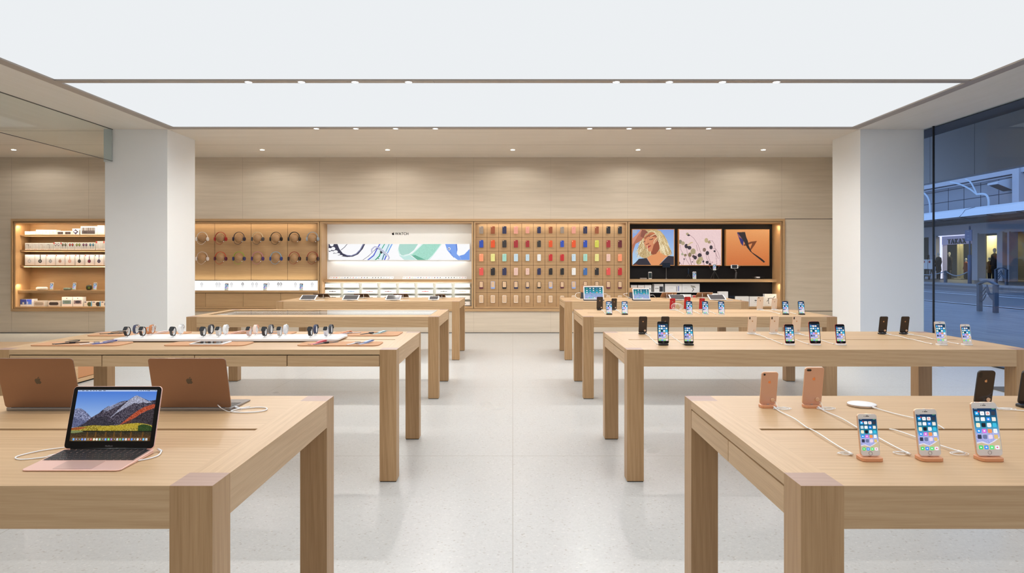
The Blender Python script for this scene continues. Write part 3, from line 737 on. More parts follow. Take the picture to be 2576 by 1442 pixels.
def shelf(bay, z, y0, y1, th=.016, name='shelf', m=None, x0=None, x1=None):
    b, cx, hw, H = bays[bay]
    return MB().box((-hw + .002) if x0 is None else x0 - cx, (hw - .002) if x1 is None else x1 - cx, y0, y1, z - th - BZ0, z - BZ0).build(name, m or nicheX, b)
def glow(bay, z, y, power, sx=None, tilt=20, col=(1, .83, .60), sy=.02, x=0):
    b, cx, hw, H = bays[bay]
    return area('bay_lamp', (x, y, z - BZ0), (R(tilt), 0, 0), sx or hw * 1.9, sy, power, col, parent=b)

# ---------- painted product boxes
def fronts(pw, ph, paint, base=(240, 239, 237)):
    im = Img(max(8, pw), max(8, ph), base)
    if paint: paint(im)
    return im
def carton(px0, px1, pyt, pyb, Y, depth, label, group, paint=None, base=(240, 239, 237), card=None, name='product_box', z=None, scale=1.6, cat='box'):
    x0, x1 = X(px0, Y), X(px1, Y); zt, zb_ = Z(pyt, Y), Z(pyb, Y)
    if z is not None: zt += z - zb_; zb_ = z
    w, h = x1 - x0, zt - zb_
    t = thing(name, ((x0 + x1) / 2, Y + depth / 2, zb_), label, cat, group)
    MB().box(-w / 2, w / 2, -depth / 2, depth / 2, .0005, h).build('carton', card or whiteCard, t)
    if paint:
        im = fronts(int((px1 - px0) * scale), int((pyb - pyt) * scale), paint, base)
        im.mesh('front_print', w * .99, h * .98, printM, t, (0, -depth / 2 - .0008, h / 2))
    return t

# ================================================================ bay 1: accessories
Z1 = [Z(590.6, 14.7), Z(629, 14.7), Z(667.4, 14.7), Z(730.5, 14.62)]
for k in range(3):
    o = shelf(0, Z1[k], .12, .44, .018); shelf(0, Z1[k] - .019, .135, .15, .022, 'lip')
shelf(0, Z1[3], .06, .44, .055, 'thick_shelf')
YA = 14.70; G = 'cartons on the %s accessory shelf'
grey = (205, 203, 202)
def dots(im): im.ell(.5, .45, .1, .12, (215, 214, 213)); im.line([(.3, .35), (.45, .5)], .03, (205, 205, 204))
def windowed(im): im.rect(.1, .28, .85, .85, (60, 48, 50)); [im.line([(.15 + .12 * i, .35), (.15 + .12 * i, .8)], .02, (120, 105, 105)) for i in range(6)]
def diamond(im): im.poly([(.42, .1), (.8, .52), (.45, .98), (.1, .52)], (62, 55, 110)); im.poly([(.42, .1), (.8, .52), (.5, .5)], (40, 30, 50)); im.ell(.4, .5, .18, .12, (225, 225, 235)); im.rect(.9, .15, .97, .95, (50, 48, 55))
def keys(im):
    im.rect(.08, .14, .88, .9, (70, 62, 66))
    for i in range(16): im.line([(.12 + .047 * i, .2), (.12 + .047 * i, .5)], .018, (155, 150, 152) if i % 3 else (220, 218, 218)); im.line([(.12 + .047 * i, .55), (.12 + .047 * i, .85)], .012, (100, 92, 96))
top = [(62.3, 74.5, 581.8, None, 'small low white box, first from the bay end on the top accessory shelf'), (75.5, 89.5, 581.8, None, 'small low white box, second from the bay end on the top shelf'),
       (90.5, 107, 577.8, dots, 'x'), (107.5, 124.5, 578, dots, ''), (125.2, 142.5, 578, dots, ''),
       (143.2, 161, 580.8, windowed, 'white box with a small dark window beside the three adapter boxes'), (162, 180.8, 580.8, windowed, 'white box with a small dark window beside the purple diamond box'),
       (181.8, 201, 575, diamond, 'white box with a purple diamond print on the top shelf'), (202.8, 244, 569.2, keys, 'large white box picturing a black keyboard on the top shelf'), (245, 262, 567, dots, 'tall white box beside the keyboard box on the top shelf')]
lab3 = ['white adapter box, first of three alike on the top accessory shelf', 'white adapter box, middle one of three alike on the top accessory shelf', 'white adapter box, last of three alike, beside the dark windowed box']
j = 0
for px0, px1, yt, pf, lb in top:
    if pf is dots and j < 3: lb = lab3[j]; j += 1
    carton(px0, px1, yt, 590.4, YA, .13, lb, G % 'top', pf, z=Z1[0])
def bud(c1, c2=None, flag=None):
    def f(im):
        im.a[:] = np.array(grey) / 255; im.rect(0, 0, 1, .1, (235, 233, 232)); im.rect(0, .82, 1, 1, (236, 228, 224)); im.line([(.25, .9), (.75, .9)], .03, (190, 130, 110))
        if c2:
            for cx in (.32, .72): im.ell(cx, .32, .15, .2, (45, 42, 44)); im.ell(cx, .3, .09, .12, c1); im.line([(cx, .5), (cx, .78)], .04, c2)
        else:
            im.ell(.32, .24, .06, .05, c1); im.line([(.52, .2), (.53, .75)], .05, c1); im.line([(.75, .45), (.75, .7)], .025, c1)
        if flag: im.rect(0, 0, .2, .22, flag)
    return f
sec = [(62.9, 80, 611.3, bud((70, 60, 60)), 'dark', ''), (81, 97.5, 611.3, bud((180, 178, 180)), 'pale grey', ''), (98.2, 114.6, 611.3, bud((170, 130, 120)), 'rose', ''), (115.4, 133, 611.3, bud((60, 55, 58)), 'black', 'x'),
       (134.5, 151.5, 609.3, bud((215, 205, 215), (200, 195, 205), (205, 60, 55)), 'white sport', ''), (152.4, 169.5, 610, bud((120, 120, 90), (60, 60, 50), (190, 50, 45)), 'black sport', ''), (170.8, 187, 610, bud((200, 70, 60), (120, 40, 40)), 'red sport', ''),
       (188.2, 204.4, 610, bud((160, 175, 80), (80, 85, 60)), 'lime sport', ''), (205, 221.7, 610, bud((140, 80, 120), (90, 60, 85)), 'plum sport', ''), (222.2, 239, 610, bud((70, 150, 185), (60, 90, 110)), 'blue sport', ''),
       (241, 259, 606.8, bud((225, 222, 225), None, (210, 70, 60)), 'white wireless', ''), (260, 277, 606.8, bud((225, 222, 225), None, (215, 70, 60)), 'part hidden white', '')]
for i, (a_, b_, yt, pf, colr, q) in enumerate(sec):
    carton(a_, b_, yt, 628.8, YA, .10, '%s earphones in a clear fronted carton, %s along the second accessory shelf' % (colr, ORD[i]), G % 'second', pf, z=Z1[1])
def phones(c1, c2, stem, flag=None):
    def f(im):
        im.grad((252, 250, 250), (242, 228, 220)); im.rect(.9, 0, 1, 1, (225, 210, 203))
        if stem: im.line([(.46, 0), (.44, .5)], .07, c1)
        else: im.line([(.46, .35), (.44, .5)], .04, c1)
        im.ell(.43, .62, .17, .165, c1); im.ell(.43, .62, .08, .08, c2)
        if flag: im.rect(.0, .02, .12, .15, flag)
    return f
thi = [(62.7, 88.6, phones((205, 200, 198), (238, 232, 230), 0), 'white'), (89.2, 116.3, phones((45, 45, 48), (150, 145, 140), 1), 'black'), (116.9, 140, phones((175, 172, 175), (205, 200, 200), 0, (230, 80, 70)), 'silver'),
       (141, 164, phones((200, 165, 145), (170, 110, 100), 0, (230, 80, 70)), 'gold'), (165, 188.7, phones((225, 170, 155), (235, 190, 180), 1, (230, 80, 70)), 'rose pink'), (189.7, 212.8, phones((62, 55, 52), (80, 70, 66), 1, (230, 90, 80)), 'charcoal'),
       (214.3, 238, phones((105, 45, 75), (150, 45, 60), 1, (200, 40, 50)), 'plum'), (239, 262, phones((60, 50, 100), (125, 115, 90), 1, (60, 90, 80)), 'navy'), (262.6, 284, phones((205, 200, 198), (238, 232, 230), 0), 'part hidden')]
for a_, b_, pf, colr in thi:
    carton(a_, b_, 640.6, 667.2, YA, .13, 'tall white carton picturing %s over-ear headphones on the third accessory shelf' % colr, G % 'third', pf, z=Z1[2])

# ---------- small phone used on the wall shelves
def home_screen(cols=4, rows=6, kind='wave', w=72, h=128):
    im = Img(w, h)
    if kind == 'x':
        im.grad((20, 40, 90), (40, 150, 190), 0, .5); im.a[int(h * .45):] = 0; m = im.y > .45
        im.grad((60, 140, 210), (235, 225, 235), .4, .75, m); im.poly([(0, .72), (.5, .82), (1, .66), (1, 1), (0, 1)], (225, 215, 215)); im.grad((220, 205, 190), (245, 240, 250), .85, 1, im.y > .88)
        im.rect(.28, 0, .72, .028, (5, 5, 5))
    else:
        im.grad((6, 40, 80), (15, 135, 165), .0, .42); m = im.y > .4
        im.grad((20, 140, 170), (170, 175, 225), .4, .62, m); im.noise((im.y > .55) & (im.y < .85), .12, 2)
        im.poly([(0, .83), (.25, .80), (.5, .86), (.75, .78), (1, .68), (1, 1), (0, 1)], (205, 185, 150)); im.poly([(0, .83), (.25, .80), (.5, .86), (.75, .78), (1, .68), (1, .71), (.75, .81), (.5, .88), (.2, .83), (0, .86)], (225, 220, 235))
        im.rect(0, .9, 1, 1, (205, 195, 165), .6)
    W_ = (245, 248, 250); pal = [(30, 170, 240), W_, W_, (50, 55, 70), (200, 225, 235), W_, (35, 140, 240), (240, 235, 225), (250, 240, 205), (20, 25, 35), W_, (60, 190, 225), (30, 150, 240), (225, 110, 225), (240, 150, 90), W_, (50, 55, 80), (110, 120, 160), (235, 215, 235), (225, 190, 120)]
    iw = .175; ih = iw * w / h
    for r in range(5):
        for q in range(4):
            if kind == 'x' and r == 4 and q > 1: continue
            cx = .155 + .23 * q; cy = .075 + .142 * r + ih / 2
            m = (np.maximum(np.abs(im.x - cx) / (iw / 2), np.abs(im.y - cy) / (ih / 2)) < 1) & ((np.abs(im.x - cx) / (iw / 2)) ** 4 + (np.abs(im.y - cy) / (ih / 2)) ** 4 < 1.2)
            im.put(m, pal[(r * 4 + q)])
            k = r * 4 + q
            if k == 2: im.ell(cx, cy, .05, .028, (235, 110, 90)); im.ell(cx, cy, .02, .012, W_)
            if k in (0, 6, 12, 13): im.ell(cx, cy, .04, .02, W_)
            if k == 0: im.ell(cx + .08, cy - .04, .03, .018, (240, 50, 60))
            if k in (1, 8, 10, 15): im.line([(cx - .03, cy), (cx + .03, cy)], .02, (190, 190, 200))
    for q, cl in enumerate([(60, 215, 110), (60, 150, 245), (90, 230, 130), (245, 240, 250)]):
        cx = .155 + .23 * q; cy = .945
        m = (np.abs(im.x - cx) / (iw / 2)) ** 4 + (np.abs(im.y - cy) / (ih / 2)) ** 4 < 1.1
        im.put(m, cl); im.ell(cx, cy, .035, .018, W_ if q < 3 else (230, 60, 110))
    im.rect(.05, .012, .2, .022, (180, 200, 210)); im.rect(.8, .012, .94, .022, (120, 230, 150))
    return im
SCREEN = {}
def phone(kind, body, face, loc, label, group, facing=1, tilt=11, screen=True, logo_m=None, tagm=True, back='single', yaw=0):
    """A phone standing on its lower edge. facing 1: display to the aisle side -Y; -1: display away."""
    w, h, th, rr = dict(se=(.0586, .1238, .0076, .009), eight=(.0673, .1384, .0073, .010), plus=(.0781, .1584, .0075, .011), x=(.0709, .1436, .0077, .013))[kind]
    t = thing('smartphone', loc, label, 'phone', group, (R(-tilt * facing), 0, R(yaw)))
    if facing < 0: t.rotation_euler = (R(tilt), 0, R(yaw)); flip = Matrix.Rotation(R(180), 4, 'Z')
    else: flip = Matrix()
    O = flip @ Matrix.Translation((0, 0, h / 2))
    MB().prism(rrect(w, h, rr), -th / 2, th / 2, bev=.0012, M=O @ FACE, smooth=False).build('body', body, t)
    if facing < 0: MB().prism(rrect(w - .002, h - .002, rr - .001), th / 2, th / 2 + .0003, M=O @ BACK).build('back_glass', face, t); face = black
    MB().prism(rrect(w - .002, h - .002, rr - .001), th / 2, th / 2 + .0003, M=O @ FACE).build('front_glass', face, t)
    sw, sh, dz = (w * .90, h * .745, 0) if kind != 'x' else (w - .007, h - .007, 0)
    if kind in ('eight', 'plus'): sh = h * .76
    if facing > 0:
        key = 'x' if kind == 'x' else 'wave'
        if screen:
            if key not in SCREEN:
                SCREEN[key] = home_screen(kind=key).mesh('display', 1, 1, screenM, t)
                d = SCREEN[key]
            else: d = SCREEN[key].copy(); COL.objects.link(d); d.parent = t
            d.scale = (sw, 1, sh); d.location = (0, -th / 2 - .0006, h / 2 + dz)
        else: MB().prism(rrect(sw, sh, .001), th / 2 + .0003, th / 2 + .0006, M=O @ FACE).build('display', mat('dim_screen', (.03, .04, .035, 1), .2), t)
        if kind != 'x':
            zr = -h * .435; ring = [(math.cos(a) * .0053, -th / 2 - .0006, h / 2 + zr + math.sin(a) * .0053) for a in [k * math.pi / 10 for k in range(20)]]
            MB().tube(ring, .0006, 5, closed=True).build('home_button', mat('button_ring', c(170, 160, 155), .3, .6), t)
            MB().prism(rrect(.011, .0017, .0008, cx=0, cy=h * .437), th / 2 + .0003, th / 2 + .0006, M=O @ FACE).prism(circle(.0011, 8, -.009, h * .437), th / 2 + .0003, th / 2 + .0006, M=O @ FACE).prism(circle(.001, 8, 0, h * .46), th / 2 + .0003, th / 2 + .0006, M=O @ FACE).build('earpiece', black, t)
    else:
        B = O @ BACK
        logo(t, .013 if kind != 'plus' else .015, logo_m or mat('logo_gold', c(215, 170, 130), .25, .7), B @ Matrix.Translation((0, h * .2, th / 2 + .0003)))
        lens = MB()
        if back == 'single': lens.prism(circle(.0042, 14, -w * .5 + .011, h * .5 - .0105), th / 2, th / 2 + .0012, M=B)
        elif back == 'wide': lens.prism(rrect(.0185, .0085, .0042, cx=-w * .5 + .0165, cy=h * .5 - .0115), th / 2, th / 2 + .0013, M=B)
        else: lens.prism(rrect(.0095, .021, .0047, cx=-w * .5 + .012, cy=h * .5 - .0185), th / 2, th / 2 + .0013, M=B)
        lens.build('camera_lens', black, t)
        if tagm:
            q = MB().prism(circle(.0085, 18, w * .26, -h * .36), th / 2, th / 2 + .004, bev=.001, M=B).build('security_tag', mat('tag_ring', c(225, 190, 160), .3, .5), t)
    return t
def dock(loc, m, label, group, w=.066, d=.05, facing=1):
    t = thing('charging_dock', loc, label, 'dock', group)
    MB().prism(rrect(w, d, .012, 4), 0, .011, bev=.0012).build('base', m, t)
    MB().box(-.004, .004, -.0025, .0025, .0105, .0145).build('connector', alu, t)
    return t
wp, bf = mat('white_phone', c(226, 222, 218), .3), black
PW = 'phones standing on the accessory bay shelf'
Ys = 14.80
for i, px in enumerate((129.3, 186.3, 238.6)):
    phone('plus', white, mat('white_glass', c(228, 222, 216), .15), (X(px, Ys), Ys, Z1[3] + .001), 'white phone with lit screen beside the %s speaker on the thick shelf' % ('white pill', 'flat green', 'round dark')[i], PW, 1, 6, yaw=-8)
def pill(name, px0, px1, yt, m, label, cat='speaker', round_=False):
    x0, x1 = X(px0, 14.7), X(px1, 14.7); h = (730 - yt) / F * 14.7; w = x1 - x0
    t = thing(name, ((x0 + x1) / 2, 14.72, Z1[3] + .001), label, cat, 'speakers on the thick accessory shelf')
    MB().tube([(-w / 2 + .004, 0, h / 2), (-w / 2 + h * .2, 0, h / 2), (-w / 2 + h * .5, 0, h / 2), (w / 2 - h * .5, 0, h / 2), (w / 2 - h * .2, 0, h / 2), (w / 2 - .004, 0, h / 2)], [h * .22, h * .4, h * .5, h * .5, h * .4, h * .22], 16).build('body', m, t)
    return t
p = pill('wireless_speaker', 89, 119, 722, white, 'white pill shaped speaker lying on the thick shelf'); MB().box(-.02, .02, -.035, -.033, .025, .03).build('button', alu, p)
t = thing('wireless_speaker', (X(168.5, 14.7), 14.72, Z1[3] + .001), 'flat round green speaker on the thick shelf', 'speaker', 'speakers on the thick accessory shelf')
MB().lathe([(0, 0), (.065, .0), (.08, .02), (.08, .035), (.07, .05), (0, .052)], 24).build('body', mat('sage', c(120, 135, 120), .4), t); MB().tube([(-.06, -.05, .02), (-.09, -.06, .008), (-.12, -.055, .006)], .004).build('strap', leather, t)
t = thing('wireless_speaker', (X(222.6, 14.7), 14.72, Z1[3] + .001), 'round dark camouflage speaker on the thick shelf', 'speaker', 'speakers on the thick accessory shelf')
MB().lathe([(0, 0), (.035, 0), (.052, .02), (.057, .05), (.055, .08), (.045, .1), (0, .108)], 20).build('body', mat('camo', c(50, 52, 28), .6), t); MB().box(.01, .045, -.06, -.045, .03, .07).build('badge', mat('camo_green', c(110, 130, 40), .5), t); MB().box(.02, .035, -.01, .01, .1, .112).build('button', white, t)
def shade(top_, bot_, blob=None, bc=None, rim=None):
    def f(im):
        im.grad(top_, bot_)
        if blob: im.ell(*blob, bc)
        if rim: im.rect(0, .72, 1, 1, rim)
    return f
def pillbox(cl):
    def f(im): im.a[:] = np.array((205, 190, 180)) / 255; im.ell(.2, .52, .12, .25, cl); im.ell(.78, .52, .12, .25, cl); im.rect(.2, .27, .78, .77, cl)
    return f
def tallbox(cl, sp_):
    def f(im): im.a[:] = np.array((238, 228, 225)) / 255; im.rect(.08, .33, .88, .75, cl); im.ell(.5, .52, .28, .14, sp_); im.ell(.48, .15, .05, .06, (120, 110, 110))
    return f
def cambox(cl):
    def f(im): im.a[:] = np.array((228, 216, 205)) / 255; im.rect(.05, .12, .3, .25, (50, 45, 95)); im.ell(.68, .55, .26, .42, cl); im.rect(.86, 0, 1, 1, (70, 150, 200))
    return f
low = [(50.9, 66.4, 752, shade((60, 70, 165), (80, 110, 170), (.5, .55, .15, .15), (225, 225, 210), (240, 235, 235)), 'blue and white game box in the corner'), (67, 79.5, 752, shade((75, 95, 235), (110, 170, 235), (.2, .5, .1, .2), (220, 225, 250), (240, 235, 235)), 'bright blue box beside the corner box'),
       (80, 84.8, 751, shade((250, 245, 245), (240, 235, 240)), 'thin white box with orange stripe'), (85.3, 111.5, 755.6, pillbox((165, 150, 135)), 'box picturing a grey pill speaker'), (121, 149.8, 755.6, pillbox((60, 50, 50)), 'box picturing a black pill speaker'),
       (155.5, 181.8, 746.2, tallbox((120, 140, 145), (105, 125, 115)), 'tall box picturing a green speaker'), (183.5, 208, 746.2, tallbox((150, 130, 135), (65, 60, 70)), 'tall box picturing a dark speaker'),
       (211.5, 231, 757, cambox((85, 90, 50)), 'box picturing an olive cube speaker'), (232.5, 253, 757, cambox((55, 45, 40)), 'box picturing a black cube speaker'), (254, 274, 757, cambox((60, 55, 60)), 'part hidden cube speaker box')]
for a_, b_, yt, pf, lb in low: carton(a_, b_, yt, 770, 14.66, .12, lb + ' on the floor of the accessory bay', 'boxes on the bay floor', pf, z=BZ0 + .035)
for z in (BZ1 - .04,): glow(0, z, .03, 11, tilt=25)
glow(0, Z1[0] - .03, .10, 5, tilt=10); glow(0, Z1[1] - .03, .10, 6, tilt=10); glow(0, Z1[2] - .03, .12, 8, tilt=15); glow(0, Z1[3] - .06, .04, 6, tilt=10)

# ================================================================ bay 2: headphones
b, cx, hw, H = bays[1]
jm = MB()
for px in (449, 540.3, 631.7, 723.4): x = X(px, 14.64) - cx; jm.box(x - .003, x + .003, .098, .1005, Z(706, 14.64) - BZ0, H - .034)
jm.build('panel_joint', mat('joint_brown', (.10, .05, .02, 1), .8), b)
shelf(1, Z(731.2, 14.5), -.035, .1, .045, 'ledge')
dm = MB(); z1, z0 = Z(737.5, 14.53) - BZ0, .036
xs = [X(p, 14.53) - cx for p in (421.5, 516.5, 611, 705.6)] + [hw]; xs = [-hw] + xs
for i in range(len(xs) - 1): MB().box(xs[i] + .003, xs[i + 1] - .003, 0, .02, z0, z1).build('drawer', nicheX, b)
MB().box(-hw, hw, .021, .03, .034, z1 + .01).build('drawer_gap', gap, b)
lb = thing('light_box', (cx, 14.58, Z(731.0, 14.5)), 'long glowing white light box strip under the headphones', 'light box'); hh = (731.2 - 707) / F * 14.56
MB().box(-hw, hw, 0, .06, 0, hh).build('housing', mat('strip_glow', (.9, .9, .9, 1), .5, emit=(1, 1, 1, 1), strength=.95), lb)
MB().box(-hw, hw, -.004, .062, hh, hh + .012).build('top_rail', mat('dark_green_glass', (.03, .04, .03, 1), .3), lb)
for k, px in enumerate((507, 545, 551, 582, 610, 635, 645, 675, 700, 706, 743, 785)):
    x = X(px, 14.57) - cx; im = Img(14, 22, (252, 252, 252)); cl = (110, 105, 108) if k in (4, 8, 9) else (200, 200, 204)
    im.ell(.5, .3, .3, .25, cl); im.ell(.5, .32, .18, .16, (252, 252, 252)); im.line([(.5, .6), (.45, .95)], .06, (205, 205, 208)); im.mesh('pictogram', .075, .11, attr_mat('glow_print', .95) if 'glow_print' not in MATS else MATS['glow_print'], lb, (x, -.001, hh * .55))
area('strip_glow_up', (0, -.01, hh + .02), (R(180 - 25), 0, 0), hw * 1.9, .02, 2.2, (1, .93, .72), parent=lb)
for i, px in enumerate((569.6, 666.7, 757.5)):
    phone('plus', mat('gold_phone', c(205, 190, 170), .3, .4), mat('white_glass', c(228, 222, 216), .15), (X(px, 14.53), 14.53, Z(731.2, 14.5) + .002), 'small lit phone before the light box, below the %s headphones' % ('second pair of', 'fourth and fifth', 'sixth pair of')[i], 'phones before the light box', 1, 8)
def hp_color(n, rgb): return mat('headphone_' + n, c(*rgb), .35)
W1, RD, NV, GY, BK_, SV = (228, 220, 212), (165, 28, 32), (38, 36, 58), (70, 66, 68), (28, 25, 26), (150, 155, 160)
sets = [('white', W1, W1), ('red', RD, RD), ('navy blue', NV, NV), ('cream banded grey', (215, 195, 160), GY), ('black', BK_, BK_), ('thick black', BK_, BK_), ('silver grey', SV, SV)]
sets2 = [('pale rose', (222, 200, 188), (225, 212, 205)), ('orange and plum', (205, 60, 30), (85, 20, 50)), ('lime and navy', (150, 180, 50), (40, 45, 95)), ('pink and violet', (205, 130, 150), (65, 40, 100)), ('sky and navy blue', (120, 170, 205), (40, 60, 125)), ('red and black', (150, 25, 25), (45, 25, 25)), ('dark red', (150, 20, 25), (50, 22, 22))]
def headphone(px, py, band, cup, name, row, i):
    Yb = 14.50; x, z = X(px, Yb), Z(py, Yb)
    bt = thing('wooden_ball', (x, Yb, z), 'wooden display ball holding the %s headphones, %s row' % (name, row), 'display ball', 'wooden balls of the headphone wall')
    MB().ball((0, 0, 0), .094, 28).build('ball', ballW, bt); MB().tube([(0, .06, 0), (0, .139, 0)], .02).build('peg', alu, bt)
    t = thing('headphones', (x, Yb - .01, z), '%s headphones on a wooden ball, %s row of the headphone wall' % (name, row), 'headphones', 'headphones on wooden balls')
    cb, cc = hp_color(name.replace(' ', '_') + '_band', band), hp_color(name.replace(' ', '_') + '_cup', cup)
    wide = i in (5, 6) and row == 'upper'
    arc = [(.112 * math.cos(a), 0, .012 + .117 * math.sin(a)) for a in [math.pi * k / 20 for k in range(21)]]
    MB().band(arc, .03 if wide else .02, .014 if wide else .009, axis=(0, 1, 0)).build('headband', cb, t)
    for s in (-1, 1):
        M = Matrix.Translation((s * .117, -.012, -.018)) @ Matrix.Rotation(R(90), 4, 'Y') @ Matrix.Rotation(R(s * 12), 4, 'X')
        MB().prism([(.042 * math.cos(a), .034 * math.sin(a)) for a in [2 * math.pi * k / 20 for k in range(20)]], -.016, .018, bev=.006, M=M, smooth=False).build('ear_cup', cc, t)
    if not wide:
        pts = spline([(-.1, -.02, -.05), (-.085, -.02, -.1), (-.02, -.02, -.135), (.03, -.02, -.115), (.078, -.03, -.07)], 6)
        MB().tube(pts, .0035, 6).build('cable', cb if band != (215, 195, 160) else cc, t)
    MB().tube([(.07, -.03, -.078), (.08, -.03, -.066)], .008).build('plug', white, t)
hpx = (509.5, 555.4, 601.7, 648.5, 694.7, 740.8, 786.6)
for i, px in enumerate(hpx):
    headphone(px, 599.5, sets[i][1], sets[i][2], sets[i][0], 'upper', i); headphone(px, 649, sets2[i][1], sets2[i][2], sets2[i][0], 'lower', i)
glow(1, BZ1 - .045, .02, 3.5, tilt=14, sy=.02)

# ================================================================ bay 3: watch display
b, cx, hw, H = bays[2]; YB = 14.98
zs = Z(703.5, 14.72)
shelf(2, zs, .17, .44, .058, 'thick_shelf'); YL = 14.86
text('WATCH', .078, (X(1010.5, YL + .1) - cx, .438, Z(588.5, YL + .1) - BZ0), (R(90), 0, 0), black, b, ext=.001, spacing=1.04)
logo(b, .066, black, Matrix.Translation((X(988.6, YL + .1) - cx, .4395, Z(587.8, YL + .1) - BZ0)) @ FACE, th=.002)
lp = thing('picture_light_box', (X(1003.8, 14.93), 14.94, Z(634.2, 14.93)), 'wide backlit picture of watch straps curving over white', 'picture'); pw, ph = (1182.3 - 825.3) / F * 14.93, (655.5 - 613.2) / F * 14.93
MB().box(-pw / 2, pw / 2, 0, .038, -ph / 2, ph / 2).build('housing', whiteCard, lp)
im = Img(760, 92, (253, 253, 255)); asp = (ph / pw)
def P(x, y): return ((x - 40) / (2515 - 40), (y - 92) / (380 - 92))     # coordinates read off an enlargement
im.poly([P(40, 92), P(195, 92), P(230, 180), P(290, 260), P(370, 290), P(440, 295), P(520, 262), P(590, 190), P(640, 92), P(682, 92), P(640, 180), P(560, 275), P(470, 318), P(370, 326), P(250, 310), P(120, 262), P(40, 225)], (55, 55, 78))
im.poly([P(290, 260), P(370, 290), P(440, 295), P(520, 262), P(590, 190), P(640, 92), P(660, 92), P(600, 205), P(525, 280), P(440, 310), P(365, 303)], (125, 128, 165))
for x, y, rx, ry in ((95, 100, 34, 34), (122, 175, 36, 30), (60, 190, 34, 26), (165, 230, 38, 26), (100, 240, 38, 22), (205, 272, 38, 18), (150, 275, 34, 14), (255, 300, 34, 10)): im.ell(*P(x, y), rx / 2475, ry / 288, (250, 250, 252))
im.line([P(260, 200), P(320, 150), P(368, 92)], .004, (70, 60, 85)); im.line([P(640, 380), P(740, 310), P(820, 230)], .003, (75, 65, 100))
band_ = [P(1175, 92), P(1070, 260), P(1000, 380), P(700, 380), P(860, 240), P(930, 92)]; im.poly(band_, (228, 244, 250))
for pts, wd, cl in (([P(940, 92), P(880, 200), P(830, 300), P(730, 380)], .0075, (70, 80, 205)), ([P(1025, 92), P(980, 170)], .006, (40, 170, 130)), ([P(960, 230), P(930, 310), P(860, 380)], .008, (30, 160, 115)), ([P(1105, 92), P(1045, 225)], .006, (110, 170, 200)),
                    ([P(1155, 92), P(1075, 255)], .006, (80, 145, 235)), ([P(1015, 280), P(980, 380)], .008, (75, 130, 165)), ([P(1050, 310), P(1020, 380)], .008, (60, 90, 215))): im.line(pts, wd, cl)
im.line([P(800, 250), P(795, 190), P(850, 140), P(930, 160), P(1080, 290), P(1105, 340), P(1080, 380)], .009, (190, 190, 218)); im.line([P(830, 220), P(880, 170), P(930, 185), P(1060, 310)], .004, (95, 90, 130))
im.poly([P(940, 215), P(985, 240), P(975, 270), P(945, 250)], (45, 35, 55)); im.poly([P(895, 340), P(930, 350), P(920, 362)], (20, 20, 20))
im.poly([P(1285, 92), P(1610, 92), P(1540, 200), P(1450, 270), P(1330, 300), P(1275, 250), P(1265, 170)], (176, 220, 208)); im.noise(im.poly([P(1285, 92), P(1610, 92), P(1540, 200), P(1450, 270), P(1330, 300), P(1275, 250)]), .07)
im.poly([P(1690, 92), P(2010, 92), P(1900, 250), P(1780, 380), P(1600, 380), P(1540, 320), P(1460, 285), P(1560, 215)], (165, 222, 203)); m = im.poly([P(1690, 92), P(2010, 92), P(1900, 250), P(1780, 380), P(1600, 380), P(1460, 285)]); im.noise(m, .14)
im.poly([P(1500, 300), P(1600, 380), P(1750, 380), P(1640, 330), P(1560, 290)], (105, 180, 155)); im.poly([P(1280, 300), P(1460, 290), P(1590, 380), P(1370, 380)], (198, 234, 228)); im.line([P(1262, 200), P(1290, 290), P(1370, 310), P(1500, 270), P(1600, 180), P(1690, 92)], .007, (222, 245, 240)); im.line([P(2020, 92), P(1910, 240), P(1800, 380)], .005, (205, 240, 232))
im.poly([P(2085, 92), P(2290, 92), P(2300, 170), P(2290, 270), P(2330, 310), P(2380, 380), P(2310, 380), P(2200, 300), P(2120, 200)], (125, 165, 240)); im.poly([P(2330, 305), P(2420, 280), P(2515, 180), P(2515, 380), P(2380, 380)], (115, 158, 238)); im.poly([P(2270, 92), P(2292, 92), P(2302, 200), P(2290, 240)], (90, 130, 215))
im.ell(*P(2156, 178), .009, .09, (245, 245, 250)); im.ell(*P(2152, 180), .005, .05, (70, 90, 150)); im.line([P(2170, 230), P(2195, 265)], .003, (80, 115, 200)); im.line([P(2200, 290), P(2240, 335)], .003, (90, 125, 205))
im.mesh('print', pw - .02, ph - .02, lightboxM, lp, (0, -.001, 0))
area('picture_wash', (0, -.02, -ph / 2 - .01), (R(15), 0, 0), pw * .95, .02, 1.3, (1, .98, .95), parent=lp)
tray_c = [(215, 195, 185), (240, 160, 120), (225, 95, 85), (235, 225, 160), (215, 215, 225), (95, 120, 170), (60, 60, 80), (190, 165, 160), (225, 130, 140), (165, 175, 210), (225, 200, 195), (120, 30, 40), (95, 90, 150), (95, 85, 60), (235, 225, 220), (75, 60, 60), (70, 60, 62), (80, 78, 75), (60, 60, 64), (190, 190, 190), (185, 180, 180), (225, 185, 185), (190, 175, 175)]
